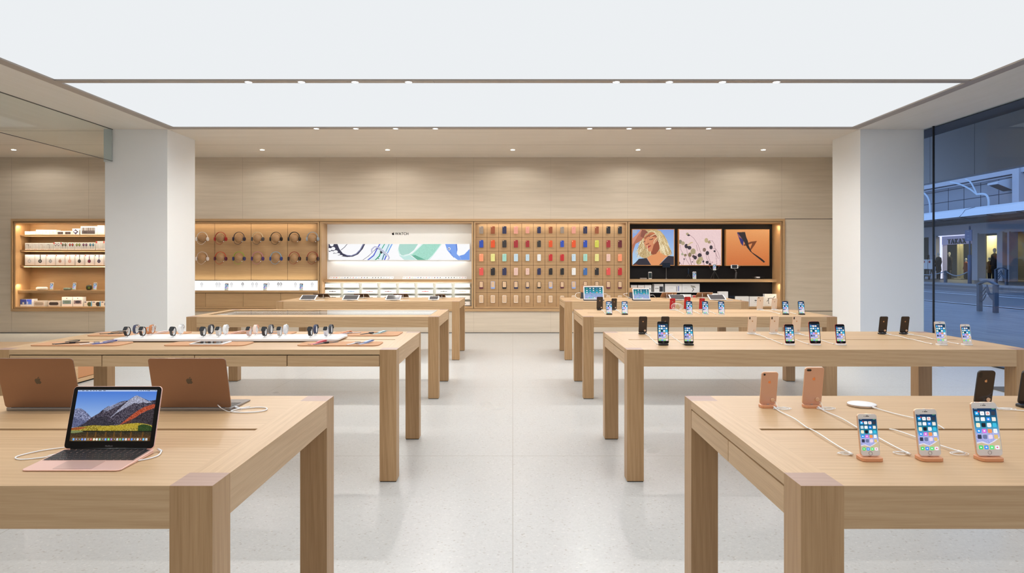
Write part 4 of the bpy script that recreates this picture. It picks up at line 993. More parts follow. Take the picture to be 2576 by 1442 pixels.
for q, (p0, p1, nm) in enumerate(((829, 990, 'headphone'), (1013, 1174, 'case'))):
    Yt = 14.80; x0, x1 = X(p0, Yt), X(p1, Yt)
    t = thing('strap_tray', ((x0 + x1) / 2, Yt, zs + .001), 'white tray of watch strap samples on the shelf, towards the %s wall' % nm, 'tray', 'strap sample trays'); ww = x1 - x0
    ti = Matrix.Rotation(R(24), 4, 'X'); MB().box(-ww / 2, ww / 2, -.06, .07, 0, .008, M=Matrix.Translation((0, 0, .026)) @ ti).box(-ww / 2 + .08, ww / 2 - .08, -.04, -.02, 0, .03).build('tray', white, t)
    for k in range(23):
        xk = -ww / 2 + ww * (k + .5) / 23; nm_ = 'strap_%d_%d_%d' % tray_c[k]
        MB().box(xk - .009, xk + .009, -.01, .035, .008, .0095, M=Matrix.Translation((0, 0, .026)) @ ti).build('strap_sample', mat(nm_, c(*tray_c[k]), .6), t)
cols8 = [837, 883.5, 929.8, 976.7, 1023.3, 1070, 1116.5, 1163.4]
rc = [[(215, 150, 110), (235, 140, 135), (205, 165, 160), (240, 232, 232), (236, 236, 244), (120, 165, 225), (232, 236, 240), (240, 225, 218)],
      [(60, 45, 50), (80, 125, 175), (175, 120, 110), (115, 25, 35), (230, 225, 140), (225, 60, 55), (75, 80, 65), (235, 190, 165)],
      [(90, 70, 60), (210, 205, 200), (150, 150, 155), (70, 60, 60), (235, 230, 225), (210, 210, 212), (200, 200, 202), (210, 212, 216)],
      [(60, 60, 62), (200, 150, 120), (90, 100, 130), (225, 220, 215), (120, 60, 50), (170, 175, 180), (235, 225, 215), (60, 62, 62)]]
rn = [['tan', 'salmon', 'dusty rose', 'blank white', 'faint blue', 'sky blue', 'misty white', 'cream'], ['dark brown', 'denim blue', 'brown', 'burgundy', 'yellow', 'bright red', 'olive', 'peach'], ['chocolate', 'stone', 'grey', 'charcoal', 'ivory', 'silver', 'light grey', 'pale grey'], ['', '', '', '', '', '', '', 'black']]
Yx = 14.78
for r, yb_ in enumerate((722.4, 737.6, 752.4, 767.5)):
    for q, pxc in enumerate(cols8):
        if r == 3 and q < 7: continue
        x, z = X(pxc, Yx), Z(yb_, Yx); w_ = .326; h_ = .072
        sh_ = MB().box(x - w_ / 2 - .012 - cx, x + w_ / 2 + .012 - cx, .215, .33, z - .008 - BZ0, z - BZ0).build('box_ledge', whiteCard, b)
        im = Img(48, 12, (250, 249, 247)); cl = rc[r][q]; im.rect(.28, .42, .72, .58, cl); im.ell(.5, .5, .05, .14, cl)
        t = thing('strap_box', (x, 14.812, z + .001), 'white strap box with %s strap, %s ledge below the shelf, %s along' % (rn[r][q], ORD[r], ORD[q]), 'box', 'slim strap boxes below the watch shelf')
        MB().box(-w_ / 2, w_ / 2, -.05, .05, 0, h_).build('carton', whiteCard, t); im.mesh('front_print', w_ * .98, h_ * .96, printM, t, (0, -.0506, h_ / 2))
MB().box(-hw, hw, .325, .4395, .034, zs - .06 - BZ0).build('lower_back', mat('sage_back', c(214, 215, 203), .6), b)
glow(2, BZ1 - .045, .05, 3.5, tilt=30, col=(1, .95, .86)); glow(2, zs - .07, .12, 7, tilt=30, col=(1, .95, .88)); 
for s in (-1, 1): area('side_lamp', (s * (hw - .01), .03, H / 2), (R(90), 0, R(180) if False else 0), .01, .01, 0, parent=b) if False else None

# ================================================================ bay 4: phone cases on an oak grid
b, cx, hw, H = bays[3]
gm = MB(); YC = 14.605
for k in range(14): x = X(1196.3 + 29.07 * k, YC) - cx; gm.box(x - .003, x + .003, .0635, .0655, .034, H - .034)
for y in (597.2, 632.2, 667.2, 701.6, 736.4): z = Z(y, YC) - BZ0; gm.box(-hw, hw, .0635, .0655, z - .003, z + .003)
gm.build('grid_groove', MATS['joint_brown'], b)
CC = dict(taupe=(150, 135, 122), saddle=(150, 78, 42), midnight=(42, 44, 78), pink=(226, 158, 140), blue=(36, 72, 170), orange=(222, 82, 32), charcoal=(48, 44, 42), red=(160, 38, 44), lime=(205, 205, 80), maroon=(98, 22, 32),
          peach=(245, 150, 108), lemon=(226, 222, 140), mint=(158, 210, 196), ice=(188, 212, 226), white=(232, 232, 230), scarlet=(190, 32, 36), stone=(226, 190, 176), coral=(222, 82, 76), black=(32, 27, 28), denim=(60, 105, 165), sky=(150, 172, 222), plum=(96, 32, 50), clear=(226, 200, 172))
rows6 = ['taupe saddle midnight pink pink midnight saddle taupe pink midnight saddle black black'.split(), 'blue orange charcoal red red charcoal orange blue orange blue lime red maroon'.split(),
         'peach lemon mint ice ice white scarlet scarlet ice mint lemon stone peach'.split(), 'coral black midnight stone stone midnight black black white denim black coral scarlet'.split(),
         'plum sky black midnight midnight black sky plum sky plum black plum plum'.split(), ['clear'] * 13]
camM = mat('case_cutout', c(235, 205, 165), .4); winM = mat('case_window', c(222, 188, 152), .15)
protoc = {}
for r in range(6):
    for q in range(13):
        if r == 5 and q in (9, 10): continue
        nm = rows6[r][q]; big = q < 4; xk = q > 7; w_, h_ = (.088, .16) if big else ((.084, .153) if xk else (.077, .142))
        key = (nm, w_, r > 3, r > 4); x = X(1210.7 + 29.07 * q, 14.53); z = Z((578.8, 613.6, 648.2, 683.2, 717.5, 752.6)[r], 14.53)
        desc = {'clear': 'clear pale edged case'}.get(nm, ('two-tone %s case' if r == 4 else '%s case') % nm.replace('midnight', 'midnight blue').replace('ice', 'ice blue'))
        lbl = '%s on the oak grid, %s row down, %s column from watch bay' % (desc, ORD[r], ORD[q])
        grp = 'phone cases on the oak grid'
        if key in protoc: dup(protoc[key], (x, 14.53, z), lbl, grp); continue
        t = thing('phone_case', (x, 14.53, z), lbl, 'phone case', grp); protoc[key] = t
        cm = mat('case_' + nm, c(*CC[nm]), .55 if r < 5 else .25)
        if r < 4:
            MB().prism(rrect(w_, h_, .012), -.005, .005, bev=.002, M=FACE).build('shell', cm, t)
            cut = rrect(.024, .011, .005, cx=-w_ / 2 + .02, cy=h_ / 2 - .014) if big else (rrect(.012, .024, .005, cx=-w_ / 2 + .016, cy=h_ / 2 - .022) if xk else rrect(.013, .011, .005, cx=-w_ / 2 + .015, cy=h_ / 2 - .014))
            MB().prism(cut, .0045, .0056, M=FACE).build('camera_cutout', camM, t)
            logo(t, .009, mat('case_mark', (.1, .09, .09, 1), .5), Matrix.Translation((0, -.0051, h_ * .18)) @ FACE, 'mark', .0003)
        else:
            MB().prism(rrect(w_, h_, .014), -.005, .004, bev=.002, M=FACE).build('shell', cm if r == 4 else mat('case_clear_edge', c(238, 226, 214), .2), t)
            if r == 4: MB().prism(rrect(w_ * .82, h_ * .74, .01, cy=h_ * .09), .0035, .0052, M=FACE).build('clear_window', winM, t)
            else: MB().prism(rrect(w_ * .86, h_ * .88, .01), .0035, .0048, M=FACE).build('clear_window', winM, t)
            MB().prism(rrect(.018, .008, .003, cx=-w_ / 2 + .024, cy=h_ / 2 - .014), .005, .006, M=FACE).build('camera_cutout', camM, t)
        MB().tube([(0, .004, 0), (0, .074, 0)], .01, 8).build('peg', alu, t)
glow(3, BZ1 - .04, .0, 3, tilt=14, sy=.015, col=(1, .9, .76))

# ================================================================ bay 5: pictures and gadgets
b, cx, hw, H = bays[4]
z5 = Z(702.6, 14.73)
shelf(4, z5, .175, .44, .063, 'thick_shelf')
shelf(4, Z(735.4, 14.8), .26, .44, .01, 'white_ledge', whiteCard, X(1584, 14.8), X(1760, 14.8))
MB().box(-hw, -hw + .004, .01, .44, .034, H - .034).build('side_lining', nicheZ, b)
fo = mat('picture_frame_oak', c(196, 140, 84), .4)
def picture(px0, px1, py0, py1, im, label):
    Yp = 14.87; w_ = (px1 - px0) / F * Yp; h_ = (py1 - py0) / F * Yp
    t = thing('wall_picture', (X((px0 + px1) / 2, Yp), Yp, Z((py0 + py1) / 2, Yp)), label, 'picture', 'framed pictures on the black bay wall')
    f = .014; MB().box(-w_ / 2, w_ / 2, .002, .11, -h_ / 2, -h_ / 2 + f).box(-w_ / 2, w_ / 2, .002, .11, h_ / 2 - f, h_ / 2).box(-w_ / 2, -w_ / 2 + f, .002, .11, -h_ / 2 + f, h_ / 2 - f).box(w_ / 2 - f, w_ / 2, .002, .11, -h_ / 2 + f, h_ / 2 - f).build('frame', fo, t)
    im.mesh('print', w_ - 2 * f, h_ - 2 * f, lightboxM, t, (0, .006, 0))
# portrait: curly blond hair against blue sky, arm raised
im = Img(230, 196); im.grad((128, 160, 222), (182, 214, 238))
def Q(x, y): return ((x - 110) / 1035, (y - 180) / 875)
hair = [Q(300, 180), Q(700, 180), Q(800, 210), Q(900, 320), Q(980, 460), Q(1030, 620), Q(1080, 720), Q(1060, 810), Q(960, 830), Q(560, 850), Q(420, 890), Q(330, 860), Q(260, 800), Q(240, 720), Q(250, 620), Q(290, 520)]
m = im.poly(hair, (196, 168, 118)); im.noise(m, .12, 2)
rs = random.Random(5)
def curls(n, x0, x1, y0, y1, keep, pal, wd=.008):
    for k in range(n):
        x, y = rs.uniform(x0, x1), rs.uniform(y0, y1)
        if not keep[min(im.h - 1, int(Q(x, y)[1] * im.h)), min(im.w - 1, max(0, int(Q(x, y)[0] * im.w)))]: continue
        ph_, am, dx_ = rs.uniform(0, 6), rs.uniform(6, 15), (x - 620) * .05
        im.line([Q(x + dx_ * q / 3 + am * math.sin(ph_ + q * 1.5), y + q * 14) for q in range(7)], wd, rs.choice(pal))
curls(330, 230, 1080, 190, 800, m, [(236, 218, 176), (222, 198, 148), (170, 140, 92), (245, 232, 200), (150, 118, 76)])
m = im.poly([Q(760, 230), Q(860, 300), Q(960, 480), Q(1000, 700), Q(960, 800), Q(820, 760), Q(780, 560)], (216, 192, 142)); curls(150, 760, 1010, 230, 760, m, [(244, 230, 196), (232, 212, 166), (176, 142, 90), (205, 176, 122)], .01)
m = im.poly([Q(120, 180), Q(240, 190), Q(200, 290), Q(120, 260)], (190, 190, 180), .5)
m = im.poly([Q(110, 560), Q(160, 700), Q(260, 640), Q(250, 780), Q(330, 860), Q(200, 820), Q(170, 760)], (205, 200, 185), .35)
im.poly([Q(470, 880), Q(560, 820), Q(640, 790), Q(800, 700), Q(860, 790), Q(1000, 830), Q(930, 880), Q(770, 1056), Q(580, 1056)], (226, 150, 96))      # neck, chest
im.poly([Q(570, 770), Q(620, 800), Q(700, 780), Q(790, 650), Q(770, 520), Q(740, 430), Q(640, 560), Q(580, 720)], (150, 76, 48))                   # shaded jaw and neck
im.poly([Q(395, 470), Q(400, 380), Q(470, 300), Q(560, 260), Q(680, 300), Q(740, 380), Q(700, 470), Q(640, 560), Q(600, 700), Q(540, 730), Q(480, 680), Q(440, 610), Q(410, 560)], (214, 140, 98))   # face
im.poly([Q(400, 380), Q(560, 262), Q(690, 310), Q(740, 390), Q(620, 360), Q(500, 350), Q(430, 430)], (176, 100, 66))
im.poly([Q(520, 280), Q(540, 250), Q(640, 250), Q(700, 300), Q(590, 300)], (196, 112, 70))
im.line([Q(470, 360), Q(520, 340), Q(570, 350)], .014, (110, 60, 44)); im.line([Q(620, 350), Q(680, 330), Q(710, 350)], .012, (110, 60, 44)); im.line([Q(540, 430), Q(590, 425), Q(620, 405)], .016, (70, 38, 32)); im.line([Q(385, 490), Q(420, 470)], .016, (80, 45, 36))
im.line([Q(460, 420), Q(455, 500), Q(450, 540)], .012, (232, 160, 118)); im.line([Q(452, 545), Q(490, 540), Q(520, 520)], .02, (150, 78, 56)); im.poly([Q(470, 620), Q(510, 580), Q(575, 565), Q(560, 600), Q(500, 640), Q(480, 650)], (188, 72, 62)); im.line([Q(475, 625), Q(570, 572)], .008, (110, 40, 38))
im.line([Q(600, 700), Q(560, 740)], .02, (196, 110, 72))
for pts in ([Q(560, 350), Q(640, 310), Q(720, 280)], [Q(640, 520), Q(660, 450), Q(740, 360)], [Q(800, 450), Q(800, 640), Q(820, 760)], [Q(480, 580), Q(490, 700), Q(510, 740)], [Q(560, 770), Q(560, 720)], [Q(500, 240), Q(600, 215), Q(700, 260)]): im.line(pts, .014, (232, 214, 170))
im.poly([Q(330, 180), Q(440, 180), Q(400, 230), Q(440, 290), Q(390, 380), Q(330, 450), Q(250, 500), Q(190, 530), Q(150, 640), Q(110, 780), Q(110, 420), Q(200, 320)], (178, 108, 84)); im.poly([Q(330, 180), Q(440, 200), Q(500, 250), Q(420, 300), Q(390, 390), Q(310, 350), Q(330, 260)], (140, 78, 62))
im.poly([Q(110, 400), Q(200, 320), Q(330, 182), Q(350, 200), Q(230, 360), Q(140, 520), Q(110, 560)], (206, 140, 116))
im.poly([Q(110, 1056), Q(200, 980), Q(270, 900), Q(380, 890), Q(465, 880), Q(580, 1056)], (42, 38, 50)); im.poly([Q(770, 1056), Q(1000, 825), Q(1145, 840), Q(1145, 1056)], (46, 42, 54)); im.poly([Q(150, 1056), Q(180, 1020), Q(230, 1030), Q(260, 1056)], (120, 62, 46))
picture(1589.6, 1697, 576.1, 668.6, im, 'framed portrait photo of a person with curly blond hair against blue sky')
# dried seed heads before a pink wall
im = Img(230, 196, (236, 206, 206)); im.noise(im.x > -1, .05); im.noise(im.x > -1, .03, 3)
def S(x, y): return ((x - 1295) / 1035, (y - 185) / 870)
stem = (140, 95, 105)
for pts in ([S(1560, 320), S(1660, 400), S(1760, 560), S(1840, 780), S(1890, 940), S(1920, 1055)], [S(2030, 455), S(2110, 460), S(2160, 540), S(2180, 640), S(2200, 780), S(2220, 1055)], [S(2110, 640), S(2200, 660), S(2260, 760), S(2300, 900), S(2310, 1055)], [S(1320, 560), S(1340, 680), S(1410, 800), S(1480, 930), S(1560, 1055)],
            [S(1480, 650), S(1500, 780), S(1560, 900), S(1600, 1055)], [S(1950, 780), S(1980, 900), S(2040, 980), S(2090, 1055)], [S(2010, 820), S(2030, 900), S(2090, 1030)], [S(1700, 760), S(1740, 880), S(1760, 1055)], [S(1560, 860), S(1580, 960), S(1610, 1055)], [S(1420, 930), S(1400, 1000), S(1395, 1055)], [S(1720, 560), S(1750, 700)], [S(2190, 760), S(2260, 900)],
            [S(1650, 900), S(1670, 1055)], [S(1880, 980), S(1900, 1055)], [S(1310, 980), S(1370, 1055)]): im.line(pts, .007, stem)
def sh_(x, y, rx, ry, cl, rot=0): im.ell(*S(x, y), rx / 1035, ry / 870, cl, rot=rot)
tan_, olive, dk = (178, 160, 128), (140, 122, 88), (58, 48, 56)
for x, y, rx, ry, cl in ((1500, 295, 36, 34, tan_), (1530, 325, 34, 20, dk), (1325, 485, 42, 50, (140, 130, 108)), (1390, 520, 46, 46, tan_), (1475, 590, 45, 55, dk), (1550, 630, 48, 45, dk), (1965, 450, 44, 58, (190, 170, 130)), (2035, 495, 38, 34, (165, 145, 112)), (2080, 620, 40, 48, dk), (2165, 715, 24, 26, dk), (1915, 680, 40, 48, (138, 112, 98)), (1990, 760, 42, 50, dk),
                        (1640, 720, 62, 72, (172, 156, 120)), (1560, 800, 42, 54, olive), (1375, 785, 28, 30, (170, 170, 140)), (1450, 810, 34, 32, olive), (1650, 840, 34, 34, (90, 65, 66)), (1690, 870, 40, 46, dk), (1800, 815, 50, 52, dk), (1820, 905, 62, 56, (180, 165, 125)), (1780, 975, 66, 62, (176, 158, 104)), (1420, 905, 18, 20, (95, 75, 85)), (1620, 975, 16, 14, dk), (1890, 965, 24, 26, dk), (1985, 985, 38, 38, dk), (2110, 985, 12, 10, (120, 60, 80)), (2050, 1030, 30, 28, dk), (1300, 1005, 20, 34, dk)): sh_(x, y, rx, ry, cl)
im.line([S(1510, 570), S(1580, 510), S(1620, 500)], .03, (215, 190, 150)); im.line([S(1780, 1020), S(1830, 940)], .012, (215, 200, 150)); im.line([S(1740, 1010), S(1780, 930)], .01, (120, 100, 60))
picture(1707, 1816, 576.1, 668.8, im, 'framed photo of dried seed heads before a pale pink wall')
# dark scarf falling over orange sand
im = Img(230, 196); im.grad((232, 158, 96), (205, 112, 58), 0, 1); im.noise(im.x > -1, .03)
def T(x, y): return ((x - 1490) / (2080 - 1490), (y - 212) / (710 - 212))
im.poly([T(1725, 420), T(1830, 378), T(1915, 368), T(1880, 430), T(1830, 500), T(1820, 480), T(1850, 400), T(1740, 440)], (120, 62, 34))
im.poly([T(1640, 245), T(1750, 243), T(1765, 310), T(1790, 370), T(1800, 430), T(1825, 490), T(1845, 525), T(1920, 575), T(1985, 620), T(2030, 660), T(2010, 675), T(1950, 625), T(1870, 560), T(1820, 515), T(1780, 465), T(1735, 380), T(1690, 310)], (42, 32, 34)); im.poly([T(1638, 250), T(1655, 250), T(1680, 300), T(1730, 370), T(1720, 440), T(1690, 400), T(1655, 300)], (44, 42, 110)); im.poly([T(1650, 262), T(1668, 290), T(1700, 340), T(1668, 310)], (200, 120, 80))
picture(1826, 1935.8, 577, 669, im, 'framed photo of a dark scarf falling over orange sand')
# gadgets on the shelf
Yg = 14.80; PG = 'gadgets on the shelf below the pictures'
gp = lambda px: X(px, Yg)
zt_ = z5 + .001
t = thing('battery_pack', (gp(1618), Yg, zt_), 'flat silver battery pack lying on the shelf below the portrait', 'battery', PG); MB().prism(rrect(.15, .07, .012), 0, .026, bev=.004).build('body', mat('silver_pack', c(170, 160, 152), .35, .5), t)
phone('se', white, mat('white_glass', c(228, 222, 216), .15), (gp(1635.5), Yg, zt_ + .001), 'white phone with dim screen, beside the silver battery pack', PG, 1, 3, screen=False).scale = (1.25, 1.25, 1.25)
t = thing('phone_mount', (gp(1676), Yg, zt_), 'black phone mount on a thin grey pole, below the portrait', 'stand', PG); MB().lathe([(0, 0), (.03, 0), (.03, .006), (.012, .02), (.007, .035), (.006, .26), (0, .26)], 14).build('pole', mat('grey_pole', c(110, 108, 106), .3, .7), t); MB().prism(rrect(.17, .1, .008), -.01, .01, bev=.002, M=Matrix.Translation((0, 0, .3)) @ FACE).build('mount_head', black, t)
t = thing('small_tripod', (gp(1731.5), Yg, zt_), 'small black tripod nearly lost against the black bay', 'tripod', PG)
for a in (90, 210, 330): MB().tube([(0, 0, .11), (.07 * math.cos(R(a)), .05 * math.sin(R(a)), .003)], .004).build('leg', blackM, t)
MB().prism(rrect(.03, .11, .01), -.012, .012, bev=.003, M=Matrix.Translation((0, 0, .165)) @ FACE).ball((0, 0, .225), .012).build('clamp', black, t)
phone('eight', white, mat('white_glass', c(228, 222, 216), .15), (gp(1747), Yg, zt_ + .001), 'white phone with bright screen, below the seed head picture', PG, 1, 3).scale = (1.15, 1.15, 1.15)
t = thing('flexible_tripod', (gp(1797), Yg, zt_), 'flexible black tripod with red tipped arms, holding a phone', 'tripod', PG); beadM = mat('bead_black', (.03, .03, .03, 1), .35)
for ax, ay in ((-.09, -.03), (0, .06), (.09, -.03)):
    m_ = MB(); [m_.ball((ax * (1 - k / 11) , ay * (1 - k / 11), .008 + .175 * k / 11), .0085, 10) for k in range(12)]; m_.build('leg', beadM, t)
for s in (-1, 1):
    m_ = MB(); [m_.ball((s * (.03 + .075 * math.sin(R(90 * k / 8))), 0, .2 + .1 * (1 - math.cos(R(90 * k / 8)))), .0085, 10, 1 if k > 6 else 0) for k in range(9)]; m_.build('arm', [beadM, mat('red_tip', (.4, .03, .02, 1), .5)], t)
MB().box(-.02, .02, .006, .02, .17, .24).build('clamp', black, t)
phone('eight', white, mat('white_glass', c(228, 222, 216), .15), (gp(1797), Yg - .01, zt_ + .19), 'phone held up in the flexible tripod', PG, 1, 0)
t = thing('phone_gimbal', (gp(1851), Yg, zt_), 'dark grey handheld gimbal standing on the shelf below the scarf picture', 'gimbal', PG); gm_ = mat('gimbal_grey', c(70, 68, 68), .4)
MB().prism(rrect(.11, .07, .015), 0, .008).tube([(0, 0, .008), (0, 0, .04), (.005, 0, .11), (.01, 0, .15)], [.022, .018, .02, .017], 12).build('handle', gm_, t); MB().tube([(.01, 0, .15), (0, .01, .19), (-.03, .02, .22), (-.005, .03, .25), (.06, .03, .275), (.075, .01, .275)], .01, 8).ball((.075, 0, .275), .018).ball((-.0, .01, .185), .016).build('arm', gm_, t)
ph_ = thing('smartphone', (gp(1847.5), Yg - .005, zt_ + .27), 'white phone clamped sideways in the gimbal', 'phone', PG); MB().prism(rrect(.16, .08, .012), -.004, .004, bev=.001, M=FACE).build('body', white, ph_); MB().prism(rrect(.115, .068, .002), .004, .0045, M=FACE).build('display', black, ph_)
t = thing('camera_drone', (gp(1906), Yg, zt_), 'small white and black drone on the shelf below the scarf picture', 'drone', PG)
MB().prism([(-.05, -.02), (.05, -.02), (.06, .02), (.03, .05), (-.03, .05), (-.06, .02)], .02, .05, bev=.008).build('body', white, t)
for s in (-1, 1):
    for q in (-1, 1):
        MB().tube([(s * .04, q * .02, .035), (s * .1, q * .05, .04)], .008).build('arm', blackM, t); MB().lathe([(0, .04), (.013, .04), (.013, .055), (0, .055)], 12, M=Matrix.Translation((s * .1, q * .05, -.01))).build('motor', black, t); MB().tube([(s * .1, q * .05, .04), (s * .1, q * .05, 0)], .006).build('leg', black, t)
for s in (-1, 1): MB().box(s * .1 - .05, s * .1 + .05, -.058, -.046, .047, .049).build('propeller', blackM, t)
# boxes below
def cam_print(im): im.ell(.72, .55, .12, .1, (90, 85, 85)); im.line([(.1, .5), (.45, .5)], .015, (190, 190, 190))
def gimb(im): im.ell(.62, .35, .13, .12, (190, 185, 170)); im.line([(.6, .5), (.66, .68), (.58, .9)], .04, (80, 80, 82)); im.line([(.5, .2), (.76, .45)], .03, (120, 116, 110)); im.line([(.12, .5), (.28, .5)], .02, (190, 190, 190))
def stick(im): im.rect(.66, .3, .7, .9, (60, 60, 75)); im.rect(.76, .28, .83, .88, (150, 160, 205)); im.line([(.25, .5), (.48, .5)], .015, (195, 195, 195))
def lens3(im): im.rect(0, 0, .1, 1, (40, 36, 38)); [im.ell(.22 + .13 * k, .55, .035, .07, (70, 66, 66)) for k in range(3)]; im.rect(.62, .3, .95, .95, (45, 44, 50))
zl = Z(735.4, 14.8); g1 = 'boxes on the white ledge'
for a_, b_, yt, pf, lb in ((1587.3, 1603, 717.3, cam_print, 'small white box with tiny camera print, first on the white ledge'), (1605, 1621, 717.3, cam_print, 'small white box with tiny camera print, second on the white ledge'), (1622, 1638.8, 717, cam_print, 'small white box half behind the upright tablet on the white ledge'),
                           (1643, 1669, 714.6, lens3, 'black and white lens kit box on the white ledge'), (1673.5, 1715.3, 714.2, stick, 'wide white box picturing two slim gadgets on the white ledge'), (1716, 1760, 714.2, gimb, 'wide white box picturing a gimbal on the white ledge')):
    carton(a_, b_, yt, 735.2, 14.83, .1, lb, g1, pf, z=zl + .0005)
def lensb(im): im.ell(.55, .72, .14, .14, (60, 60, 62)); im.rect(.15, .45, .25, .7, (190, 60, 50)); im.line([(.35, .15), (.6, .15)], .03, (200, 200, 200))
def small_(im): im.ell(.4, .4, .08, .06, (90, 90, 92)); im.line([(.3, .6), (.6, .6)], .02, (190, 190, 190))
def drone_(im): im.line([(.2, .6), (.4, .35), (.7, .35), (.85, .2)], .05, (70, 70, 72)); im.line([(.3, .35), (.35, .8)], .05, (80, 80, 84)); im.line([(.4, .1), (.65, .1)], .02, (190, 190, 190))
g2 = 'boxes on the floor of the picture bay'
for a_, b_, yt, pf, base, lb in ((1702, 1706, 742, None, 0, 'narrow white box behind the tablets'), (1713, 1739, 740.8, small_, 0, 'low white box behind the red phones'), (1743, 1752, 743, shade((210, 70, 60), (190, 50, 45)), 0, 'small red box behind the red phones'), (1757, 1780, 738, small_, 0, 'white box behind the tilted tablets'), (1783, 1806, 738.5, small_, 0, 'white box beside the box with a red stripe'),
                                 (1808, 1831.5, 733.8, lensb, 0, 'white box with red stripe and round lens print'), (1833.5, 1848, 744, None, 1, 'low black box'), (1849.5, 1884, 746, small_, 0, 'wide low white box'), (1885.5, 1924, 746.5, small_, 0, 'white box behind the gold phone'), (1923.5, 1953.5, 740.3, drone_, 0, 'tall white box with a drone print in the corner')):
    carton(a_, b_, yt, 771.2, 14.66 if a_ < 1923 else 14.72, .1, lb + ', on the picture bay floor', g2, pf, z=BZ0 + .035, card=black if base else None)
glow(4, BZ1 - .04, .05, 6, tilt=22)
for s, i in ((1, 4), (-1, 0)):
    b, cx, hw, H = bays[i]
    for zz in (H - .06, z5 - .08 - BZ0): area('corner_lamp', (s * (hw - .05), .05, zz), (R(8), R(s * 22), 0), .05, .02, 1.6, (1, .8, .52), parent=b)

# ================================================================ laptops
def taper(o, d, front, back):
    for v in o.data.vertices:
        if v.co.z > .002: v.co.z = v.co.z - back + front + (v.co.y + d / 2) / d * (back - front)
    return o
def laptop(loc, rz, w, d, bodyM, label, lean, deskimg=None, lidM=None, lh=None, feet=.0008):
    t = thing('laptop', loc, label, 'laptop', 'laptops', (0, 0, R(rz))); lh = lh or d; fr, bk = .0045, .0125
    o = MB().prism(rrect(w, d, .012), feet, bk, bev=.001).build('base', bodyM, t); taper(o, d, fr, bk)
    for sx in (-1, 1):
        for sy in (-1, 1): MB().prism(circle(.006, 12, sx * (w / 2 - .03), sy * (d / 2 - .025)), 0, feet + .0003).build('foot', blackM, t)
    sl = math.atan((bk - fr) / d); K = Matrix.Translation((0, -d / 2, fr)) @ Matrix.Rotation(sl, 4, 'X')
    kd0, kd1 = d * .43, d * .93; kw = w * .95; rows = [(14, .55), (14, 1), (14, 1), (13, 1), (12, 1), (11, 1)]; tot = sum(r[1] for r in rows); y = kd1; kb = MB()
    MB().prism(rrect(kw + .004, kd1 - kd0 + .004, .003, cy=(kd0 + kd1) / 2), .0002, .0006, M=K).build('keyboard_well', mat('well_' + bodyM.name, tuple(v * .6 for v in bodyM.node_tree.nodes['Principled BSDF'].inputs[0].default_value[:3]) + (1,), .5, .3), t)
    for n, hh in rows:
        h_ = (kd1 - kd0) * hh / tot; y -= h_; ws = [1] * n
        if n < 14: ws[0] = ws[-1] = 1 + (14 - n) / 2
        if n == 11: ws = [1, 1, 1, 1.25, 5, 1.25, 1, 1, 1]; 
        s_ = sum(ws); xx = -kw / 2
        for q in ws:
            ww = kw * q / s_; kb.prism(rrect(ww - .0022, h_ - .0022, .0015, 2, xx + ww / 2, y + h_ / 2), .0006, .0016, M=K); xx += ww
    kb.build('keyboard', mat('key_black', (.018, .017, .019, 1), .35), t)
    MB().prism(rrect(w * .40, d * .36, .004, cy=d * .215), .0002, .0006, M=K).build('trackpad', mat('pad_' + bodyM.name, tuple(v * .8 for v in bodyM.node_tree.nodes['Principled BSDF'].inputs[0].default_value[:3]) + (1,), .3, .4), t)
    Lm = Matrix.Translation((0, d / 2 - .006, bk + .001)) @ Matrix.Rotation(R(-lean), 4, 'X')
    MB().prism(rrect(w, lh, .012), -.0035, .0015, bev=.001, M=Lm @ Matrix.Translation((0, 0, lh / 2)) @ FACE).build('lid', lidM or bodyM, t)
    MB().tube([(-w * .42, d / 2 - .006, bk), (w * .42, d / 2 - .006, bk)], .0045, 10).build('hinge', black, t)
    MB().prism(rrect(w - .003, lh - .003, .0105), .0015, .0021, M=Lm @ Matrix.Translation((0, 0, lh / 2)) @ FACE).build('bezel', black, t)
    if deskimg:
        s_ = deskimg.mesh('display', w * .895, w * .895 * .625, screenM, t); s_.matrix_local = Lm @ Matrix.Translation((0, -.0026, lh * .53))
        x_ = text('MacBook', .0062, (0, 0, 0), (0, 0, 0), mat('bezel_print', (.13, .12, .12, 1), .5), t, ext=0); x_.matrix_local = Lm @ Matrix.Translation((0, -.0023, lh * .045)) @ FACE
    else: MB().prism(rrect(w * .9, w * .9 * .625, .001), .0021, .0024, M=Lm @ Matrix.Translation((0, 0, lh * .53)) @ FACE).build('display', mat('screen_glow_blue', (.02, .03, .05, 1), .1, emit=(.2, .35, .8, 1), strength=.8), t)
    logo(t, .030, mat('logo_mirror', (.13, .115, .10, 1), .15, .9), Lm @ Matrix.Translation((0, .0036, lh * .56)) @ BACK)
    return t
# mountain wallpaper
im = Img(300, 188); im.grad((68, 118, 208), (150, 180, 225), 0, .55)
def D(x, y): return ((x - 745) / 965, (y - 432) / 575)      # read off an enlargement
def U(x, y): s_ = .0; return (x / 960, y / 572)
